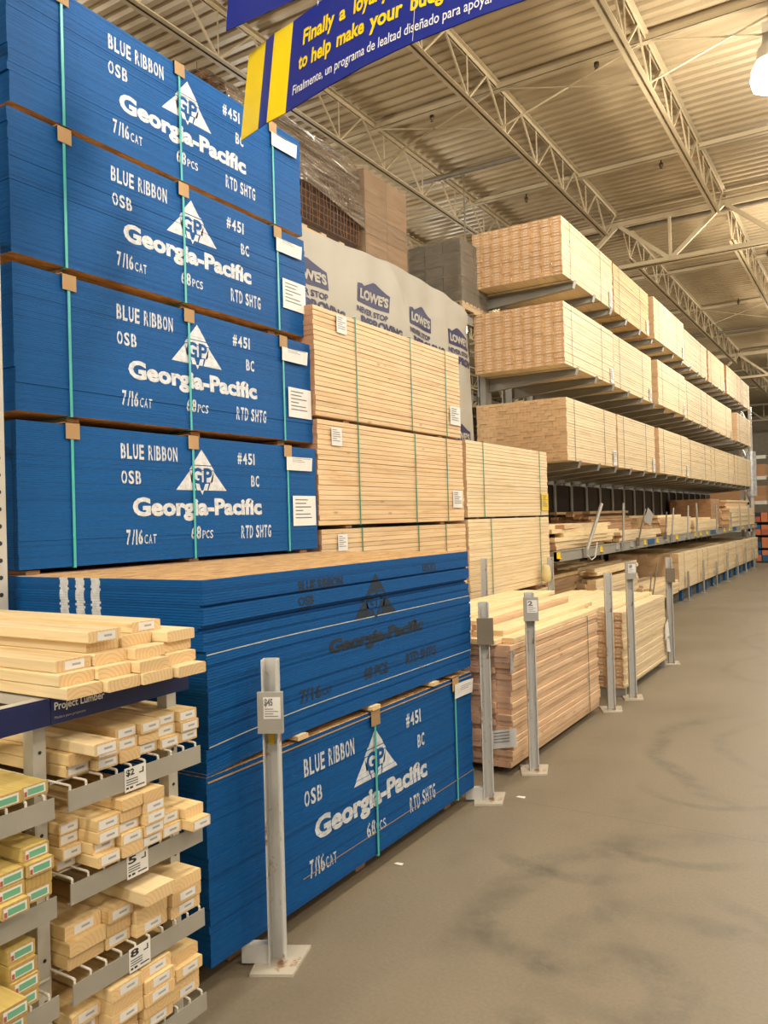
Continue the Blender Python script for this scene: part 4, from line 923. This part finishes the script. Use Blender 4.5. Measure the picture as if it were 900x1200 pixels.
# ------------------------------------------------------------------ pallet rack, tarp, high pallets
def pallet_rack():
    t = thing('pallet_rack', 'grey pallet rack with perforated uprights behind the blue packs', 'rack', (0, 0, 0))
    for (x, y) in ((-3.55, 2.265), (-4.75, 2.265)):
        m = MB(); m.box(x-.05, x+.05, y-.04, y-.036, 0, 5.6); m.box(x+.046, x+.05, y-.036, y+.045, 0, 5.6); m.box(x-.05, x-.046, y-.036, y+.045, 0, 5.6); m.box(x-.08, x+.08, y-.07, y+.07, 0, .01)
        up = m.build('upright', M['rackwhite'], t)
        m = MB()
        for k in range(68): m.tube((x+.0495, y+.012, .2+k*.08), (x+.0512, y+.012, .2+k*.08), .011, n=8)
        m.build('slot_row', M['black'], up)
    m = MB()
    for k in range(5): m.bar((-3.56, 2.26, .3+k*1.0), (-4.74, 2.26, .9+k*1.0), .04, .025)
    m.build('brace', M['rackwhite'], t)
    r = thing('storage_rack', 'steel rack behind the white tarp carrying the wrapped pallets', 'rack', (0, 0, 0))
    for (x, y) in ((-4.98, 5.3), (-6.05, 5.3), (-4.98, 11.06), (-6.05, 11.06)):
        m = MB(); m.box(x-.045, x+.045, y-.045, y+.045, 0, 4.78); m.build('upright', M['armgrey'], r)
    for x in (-4.98, -6.05):
        m = MB(); m.box(x-.03, x+.03, 5.35, 11.01, 4.62, 4.75); m.build('beam', M['armgrey'], r)
    m = MB()
    for k in range(45): m.box(-6.1, -4.93, 5.35+k*.127, 5.36+k*.127, 4.752, 4.762)
    m.box(-4.945, -4.935, 5.3, 11.06, 4.752, 4.762); m.box(-6.1, -6.09, 5.3, 11.06, 4.752, 4.762); m.build('wire_deck', M['galv'], r)
pallet_rack()
def tarp():
    def top(y):
        pts = [(4.7, 4.78), (6.4, 4.81), (7.6, 4.87), (8.5, 4.89), (9.6, 4.85), (10.2, 4.79), (10.36, 4.70)]
        for (a, za), (b, zb) in zip(pts[:-1], pts[1:]):
            if a <= y <= b: return za+(zb-za)*(y-a)/(b-a)
        return pts[-1][1]
    def X(y, z):
        d = top(y)-z
        return -4.86+.018*math.sin(y*4.1+z*1.2)*min(1, d*1.5+.2)+.01*math.sin(y*9.7-z*2)+.035*math.exp(-((d-.25)/.25)**2)*math.sin(y*1.7)-.03*max(0, .15-d)+.02*math.exp(-((y-8.3-.7*(d-.3))/.12)**2)
    t = thing('printed_tarp', 'white lumber tarp with navy house logos and slogan hanging over the rack', 'tarp', (0, 0, 0))
    m = MB(); ny, nz = 150, 60; y0, y1 = 4.75, 10.36; zb = 2.45; vs = []
    for j in range(nz+1):
        for i in range(ny+1):
            y = y0+(y1-y0)*i/ny; zt = top(y); z = zt-(zt-zb)*j/nz
            vs.append((X(y, z), y-(.04*(j/nz)*0), z))
    m.add(vs, [(j*(ny+1)+i, j*(ny+1)+i+1, (j+1)*(ny+1)+i+1, (j+1)*(ny+1)+i) for j in range(nz) for i in range(ny)], 0, True)
    # fold over the beam at the top
    vs = [(X(y0+(y1-y0)*i/ny, top(y0+(y1-y0)*i/ny)), y0+(y1-y0)*i/ny, top(y0+(y1-y0)*i/ny)) for i in range(ny+1)]+[(-5.2, y0+(y1-y0)*i/ny, 4.775) for i in range(ny+1)]
    m.build('cloth', M['tarp'], t)
    def logo(yc, zt_, s=1.0, i=0):
        # slightly sheared prints as in the photo
        sh = (.0, .03, .02, 0)[i % 4]
        F = lambda u, v, dx: (lambda y, z: Vector((X(y, z)+dx, y, z)))(yc+u*s+sh*v, zt_+v*s-.03*u*(1 if i % 4 else .6))
        def clip(bm): bmesh.ops.bisect_plane(bm, geom=bm.verts[:]+bm.edges[:]+bm.faces[:], plane_co=((10.33-yc)/s, 0, 0), plane_no=(1, 0, 0), clear_outer=True)
        k = Ink(); k.poly([(-.32, -.28), (.32, -.28), (.32, -.085), (.25, -.07), (.04, 0), (-.02, .0), (-.20, -.08), (-.25, -.06), (-.32, -.07)])
        b = MB(); bm = k.bm(lambda u, v: (u, v, 0), .04); clip(bm)
        bmesh.ops.triangulate(bm, faces=bm.faces[:]); 
        for q in range(5): bmesh.ops.bisect_plane(bm, geom=bm.verts[:]+bm.edges[:]+bm.faces[:], plane_co=(0, -.05*q-.04, 0), plane_no=(0, 1, 0))
        bm.verts.index_update(); b.add([F(v.co.x, v.co.y, .006) for v in bm.verts], [tuple(v.index for v in f.verts) for f in bm.faces], 0); bm.free()
        for txt, a, c, d, e, sl, bo, lift in (("LOWE'S", -.28, .29, -.235, -.115, 1, .05, .011), ('NEVER STOP', -.33, .30, -.395, -.325, 0, .03, .007), ('IMPROVING', -.24, .66, -.535, -.42, 0, .05, .008)):
            kk = Ink(); kk.text(txt, a, c, d, e, bold=bo); bm = kk.bm(lambda u, v: (u, v, 0), .06); clip(bm); bm.verts.index_update()
            b.add([F(v.co.x, v.co.y, lift) for v in bm.verts], [tuple(v.index for v in f.verts) for f in bm.faces], sl); bm.free()
        b.build('printed_logo', [M['tarpink'], M['tarp']], t)
    logo(6.58, 4.545, 1, 0); logo(7.81, 4.555, .97, 1); logo(8.93, 4.52, .95, 2); logo(9.99, 4.455, .95, 3); logo(9.95, 3.14, .95, 3)
tarp()
def pallet(parent, x0, x1, y0, y1, z):
    m = MB()
    n = 7
    for k in range(n):
        a = y0+(y1-y0-.09)*k/(n-1); m.box(x0, x1, a, a+.09, z+.10, z+.12)
        if k in (0, 3, 6): m.box(x0, x1, a, a+.09, z, z+.018)
    m.build('deck_boards', W['pallet'][0], parent)
    m = MB()
    for x in (x0, (x0+x1)/2-.02, x1-.04): m.box(x, x+.04, y0, y1, z+.018, z+.10)
    m.build('stringers', W['pallet'][0], parent)
PZ = 4.765
def wire_pallet():
    t = thing('wire_pallet', 'pallet of rusty wire mesh under torn stretch wrap, high behind the blue packs', 'pallet', (-5.5, 6.6, PZ))
    pallet(t, -.6, .6, -1.05, 1.05, 0)
    # bundle of mesh panels bowed over: nested arched sheets, section in x-z, length along y
    def prof(s, k): # k in 0..1 across the arch
        a = math.pi*k; return (math.copysign(abs(math.cos(a))**.6, math.cos(a))*.60*s, .125+(1.16*s)*max(0, math.sin(a))**.45)
    core = MB(); n = 14
    ring = [prof(.93, i/n) for i in range(n+1)]
    core.add([(x, -1.0, z) for x, z in ring]+[(x, 1.0, z) for x, z in ring], [(i, i+1, n+2+i, n+1+i) for i in range(n)]+[tuple(range(n+1)), tuple(range(2*n+1, n, -1))])
    core.build('mesh_bundle', M['rustcore'], t)
    KK = [math.asin(min(1, max(.001, (.075*i-.02)/1.16))**(1/.45))/math.pi for i in range(1, 15)]; KK = KK+[.36, .43, .5, .57, .64]+[1-k for k in reversed(KK)]
    for s, nm in ((1.0, 'wire_mesh'),):
        m = MB(); r = random.Random(int(s*100)); N = 22
        for k in range(34):
            y = -1.02+2.04*k/33+r.uniform(-.01, .01)
            m.path([(prof(s, kk)[0]+r.uniform(-.006, .006), y+r.uniform(-.012, .012), prof(s, kk)[1]) for kk in KK], .0034, n=5)
        for kk in KK:
            x, z = prof(s, kk); m.path([(x, -1.04, z+.002), (x+.004, -.3, z), (x-.004, .4, z+.004), (x, 1.04, z)], .0034, n=5)
        m.build(nm, M['rust'], t)
    r = random.Random(3)
    for k in range(26):
        m = MB()   # loose wire ends at the near end
        a = r.uniform(.15, .85); x, z = prof(1.0, a); m.path([(x*.8, -.95, z*.95), (x*.85, -1.08, z+.03), (x*.9+r.uniform(-.1, .1), -1.15+r.uniform(-.05, .05), z+r.uniform(-.02, .07))], .004, n=5); m.build('wire_end', M['rust'], t)
    m = MB(); ny, nk = 40, 26; vs = []
    for j in range(ny+1):
        y = -1.1+2.2*j/ny; k0 = .010+.040*max(0, 1-(y+1.1)/2.2)*(1+.25*math.sin(y*4))
        for i in range(nk+1):
            k = k0+(1-k0)*i/nk; x, z = prof(1.0, k); f = 1.035+.016*math.sin(7*k*3+2.2*y)+.008*math.sin(40*k-5*y)+.004*math.sin(13*y+25*k)
            vs.append((x*f, y, .125+(z-.125)*f))
    m.add(vs, [(j*(nk+1)+i, j*(nk+1)+i+1, (j+1)*(nk+1)+i+1, (j+1)*(nk+1)+i) for j in range(ny) for i in range(nk)], 0, True)
    m.build('stretch_wrap', M['film'], t)
wire_pallet()
def carton_pallet(label, loc, wx, ly, H_, rows, ny, mat, filmm, seed):
    t = thing('carton_pallet', label, 'pallet', loc); r = random.Random(seed)
    pallet(t, -wx/2, wx/2, 0, ly, 0)
    h = (H_-.125)/rows
    nx = 3
    for i in range(rows):
        for a in range(nx):
            for b in range(ny):
                m = MB(); x0 = -wx/2+wx/nx*a+.004; y0 = ly/ny*b+.004
                m.box(x0, x0+wx/nx-.008, y0, y0+ly/ny-.008, .122+i*h, .122+(i+1)*h-.003); m.build('carton', M[mat], t)
    m = MB(); n = 10; e = .012; vs = []
    out = [(-wx/2-e, -e), (wx/2+e, -e), (wx/2+e, ly+e), (-wx/2-e, ly+e)]
    seg = []
    for (xa, ya), (xb, yb) in zip(out, out[1:]+out[:1]):
        for k in range(12): seg.append((xa+(xb-xa)*k/12, ya+(yb-ya)*k/12))
    nz = 24; S_ = len(seg)
    for j in range(nz+1):
        for i, (x, y) in enumerate(seg):
            w_ = .006*math.sin(j*1.9+i*.4)+.004*math.sin(j*3.7-i*.8); vs.append((x*(1+w_), y+(y-ly/2)*w_, .06+(H_-.04)*j/nz))
    m.add(vs, [(j*S_+i, j*S_+(i+1) % S_, (j+1)*S_+(i+1) % S_, (j+1)*S_+i) for j in range(nz) for i in range(S_)], 0, True)
    m.build('stretch_wrap', M[filmm], t)
    return t
carton_pallet('shrink wrapped pallet of brown cartons above the printed tarp', (-5.45, 7.72, PZ), 1.15, .95, 1.10, 4, 2, 'carton', 'film2', 5)
carton_pallet('grey shrink wrapped pallet set back between the tarp and the cantilever rack', (-5.30, 10.17, PZ), .86, .85, 1.0, 5, 2, 'greycarton', 'film2', 6)
m = MB(); m.tube((-5.64, 11.97, 0), (-5.64, 11.97, 7.48), .014, n=8); tag(m.build('conduit_pole', M['pipe']), 'thin conduit pole rising to the roof behind the grey wrapped pallet', 'pole')

# ------------------------------------------------------------------ hanging banners
def banner():
    XA, XE = -2.972, .45
    PB = [(-2.98, 3.433), (-2.804, 3.381), (-2.726, 3.356), (-2.577, 3.331), (-2.253, 3.249), (-1.99, 3.195), (-1.734, 3.165), (-1.392, 3.155), (-1.179, 3.165), (.6, 3.2)]
    def Y(x, z=3.99):
        for (a, ya), (b, yb) in zip(PB[:-1], PB[1:]):
            if x <= b: break
        return ya+(yb-ya)*(x-a)/(b-a)+.09*(z-3.99)/.527
    t = thing('hanging_banner', 'blue hanging banner with yellow stripes and loyalty slogan', 'banner', (0, 0, 0))
    z0, z1 = 3.99, 4.515; n = 90; st = [(-2.98, -2.805, 1), (-2.724, -2.577, 1)]
    xs = sorted(set([XA+(XE-XA)*i/n for i in range(n+1)]+[-2.805, -2.724, -2.577])); m = MB()
    for side, dy in ((0, 0), (1, .006)):
        for a, b in zip(xs[:-1], xs[1:]):
            mi = 1 if any(s <= (a+b)/2 <= e for s, e, c in st) else 0
            q = [(a, Y(a)+dy, z0), (b, Y(b)+dy, z0), (b, Y(b, z1)+dy, z1), (a, Y(a, z1)+dy, z1)]
            m.add(q, [(0, 1, 2, 3) if not side else (3, 2, 1, 0)], mi, True)
    m.add([(XA, Y(XA), z0), (XA, Y(XA)+.006, z0), (XA, Y(XA, z1)+.006, z1), (XA, Y(XA, z1), z1)], [(0, 1, 2, 3)], 1)
    m.build('printed_panel', [M['banner_blue'], M['banner_yellow']], t)
    def line(parts, t0, h, mat, bo, sl=-.09):
        for txt, a, b, lo, hi in parts:
            m = MB(); k = Ink(); k.text(txt, a, b, lo, hi, bold=bo); bm = k.bm(lambda u, v: (u, v, 0), .05); bm.verts.index_update()
            vs = []
            for v in bm.verts:
                z = 3.99+.527*(t0+sl*(v.co.x+2.48)+h*v.co.y); vs.append((v.co.x, Y(v.co.x, z)-.0025, z))
            m.add(vs, [tuple(v.index for v in f.verts) for f in bm.faces], 0); bm.free()
            m.build('slogan_word' if len(txt) < 12 else 'slogan_line', M[mat], t)
    # lo/hi: extent of the glyphs relative to the baseline (0) and ascender (1)
    line([('Finally', -2.475, -2.235, -.36, 1.0), ('a', -2.20, -2.155, 0, .66), ('loyalty', -2.10, -1.875, -.36, 1.0), ('program', -1.83, -1.54, -.36, .68)], .64, .165, 'banner_yellow', .03)
    line([('to', -2.497, -2.425, 0, .9), ('help', -2.393, -2.245, -.36, 1.0), ('make', -2.205, -2.02, 0, 1.0), ('your', -1.985, -1.79, -.36, .68), ('budget', -1.745, -1.50, -.36, 1.0)], .381, .16, 'banner_yellow', .03)
    line([('Finalmente, un programa de lealtad diseñado para apoyar', -2.527, -1.325, -.36, 1.0)], .143, .098, 'white', .006, -.055)
    m = MB()
    for x in (-2.36, .2):
        for k in range(12):
            a, b = 2*math.pi*k/12, 2*math.pi*(k+1)/12; m.tube((x+.02*math.cos(a), Y(x, 4.52)+.003, 4.52+.045*math.sin(a)), (x+.02*math.cos(b), Y(x, 4.52)+.003, 4.52+.045*math.sin(b)), .0025, n=5)
    m.build('hanging_ring', M['alu'], t)
    m = MB(); m.tube((-1.72, Y(-1.72, 4.5)-.004, 4.50), (-1.72, Y(-1.72)-.004, 3.995), .0015, n=5); m.build('seam_cord', M['whitewire'], t)
    u = thing('upper_banner', 'plain blue sign panel hung above the loyalty banner', 'banner', (0, 0, 0))
    m = MB(); m.prism([(-2.96, 4.545), (-.6, 4.545), (-.6, 5.0), (-2.90, 5.0)], 'y', 3.32, 3.326); m.build('sign_panel', M['banner_blue'], u)
    m = MB()
    for x in (-2.6, -.9): m.tube((x, 3.323, 5.0), (x, 3.323, ZD), .003, n=6)
    m.build('suspension_wire', M['alu'], u)
banner()

# ------------------------------------------------------------------ far end of the aisle
def far_end():
    t = thing('far_rack', 'distant pallet rack beyond the end of the cantilever rack', 'rack', (0, 0, 0))
    for y in (37.0, 40.0):
        for x in (-4.85, -6.6, -2.6, -9): pass
    for k, x in enumerate((-4.62, -7.3)):
        m = MB(); m.box(x-.07, x+.07, 36.0, 36.12, 0, 5.2); m.build('upright', M['galv'], t)
    for z in (1.1, 2.2, 3.2, 4.05):
        m = MB(); m.box(-7.3, -3.9, 36.0, 36.1, z-.14, z); m.box(-7.3, -3.9, 36.1, 37.2, z-.03, z-.005); m.build('shelf_beam', M['rackwhite'], t)
    for z, h, mat, what in ((1.1, .6, 'cream', 'pale boards on the lowest'), (2.2, .62, 'brown', 'brown boards on the second'), (3.2, .5, 'brown', 'brown boards on the third')):
        lumber_pack('distant stack of %s shelf of the far rack' % what, (-3.95, 36.15, z), 3.2, 1.0, h, 6, 5, mat, False, (), seed=int(z*9))
    d = thing('blade_display', 'black display stand of orange and blue tool packs past the end of the rack', 'display stand', (-3.35, 30.9, 0))
    m = MB(); m.box(-.45, .5, .22, .28, 0, 1.75); m.box(-.45, .5, -.18, .28, 0, .06); m.box(-.48, -.45, -.18, .28, 0, 1.75); m.box(.5, .53, -.18, .28, 0, 1.75)
    for z in (.5, .95, 1.4): m.box(-.45, .5, -.15, .22, z, z+.02)
    m.build('stand', M['black'], d)
    r = random.Random(2)
    for i, z in enumerate((.062, .522, .972, 1.422)):
        for j in range(4):
            m = MB(); x = -.43+.235*j; h = r.uniform(.28, .38); m.box(x, x+.21, -.12, .1, 0, h*.55); m.box(x, x+.21, -.12, .1, h*.55, h, 1); a = ['orange', 'blueplastic', 'orange', 'redprint'][(i+j) % 4]; b = ['blueplastic', 'orange', 'black', 'orange'][(i*2+j) % 4]
            o = m.build('boxed_tool', [M[a], M[b]], None, (-3.35, 30.9, z)); tag(o, 'small boxed tool on the black display stand, %s shelf up, %s from the left' % (ORD[i], ORD[j]), 'box', 'tool packs on the black display stand')
far_end()
# scraps of litter on the floor
for x, y, s, lab in ((-2.08, 5.02, .03, 'scrap of white paper on the floor by the rusty post base'), (-2.27, 3.75, .025, 'sliver of wood on the floor under the middle strap of the front pack')):
    m = MB(); m.prism([(-s, -s*.4), (s, -s*.5), (s*.8, s*.6), (-s*.7, s*.4)], 'z', .001, .004); tag(m.build('litter_scrap', M['paper'], None, (x, y, 0)), lab, 'litter')

# ------------------------------------------------------------------ render look
S.view_settings.view_transform = 'Standard'; S.view_settings.look = 'None'; S.view_settings.gamma = 1; S.view_settings.use_curve_mapping = False
S.view_settings.exposure = -0.08
S.cycles.use_denoising = True
S.cycles.max_bounces = 7; S.cycles.diffuse_bounces = 4; S.cycles.transparent_max_bounces = 12
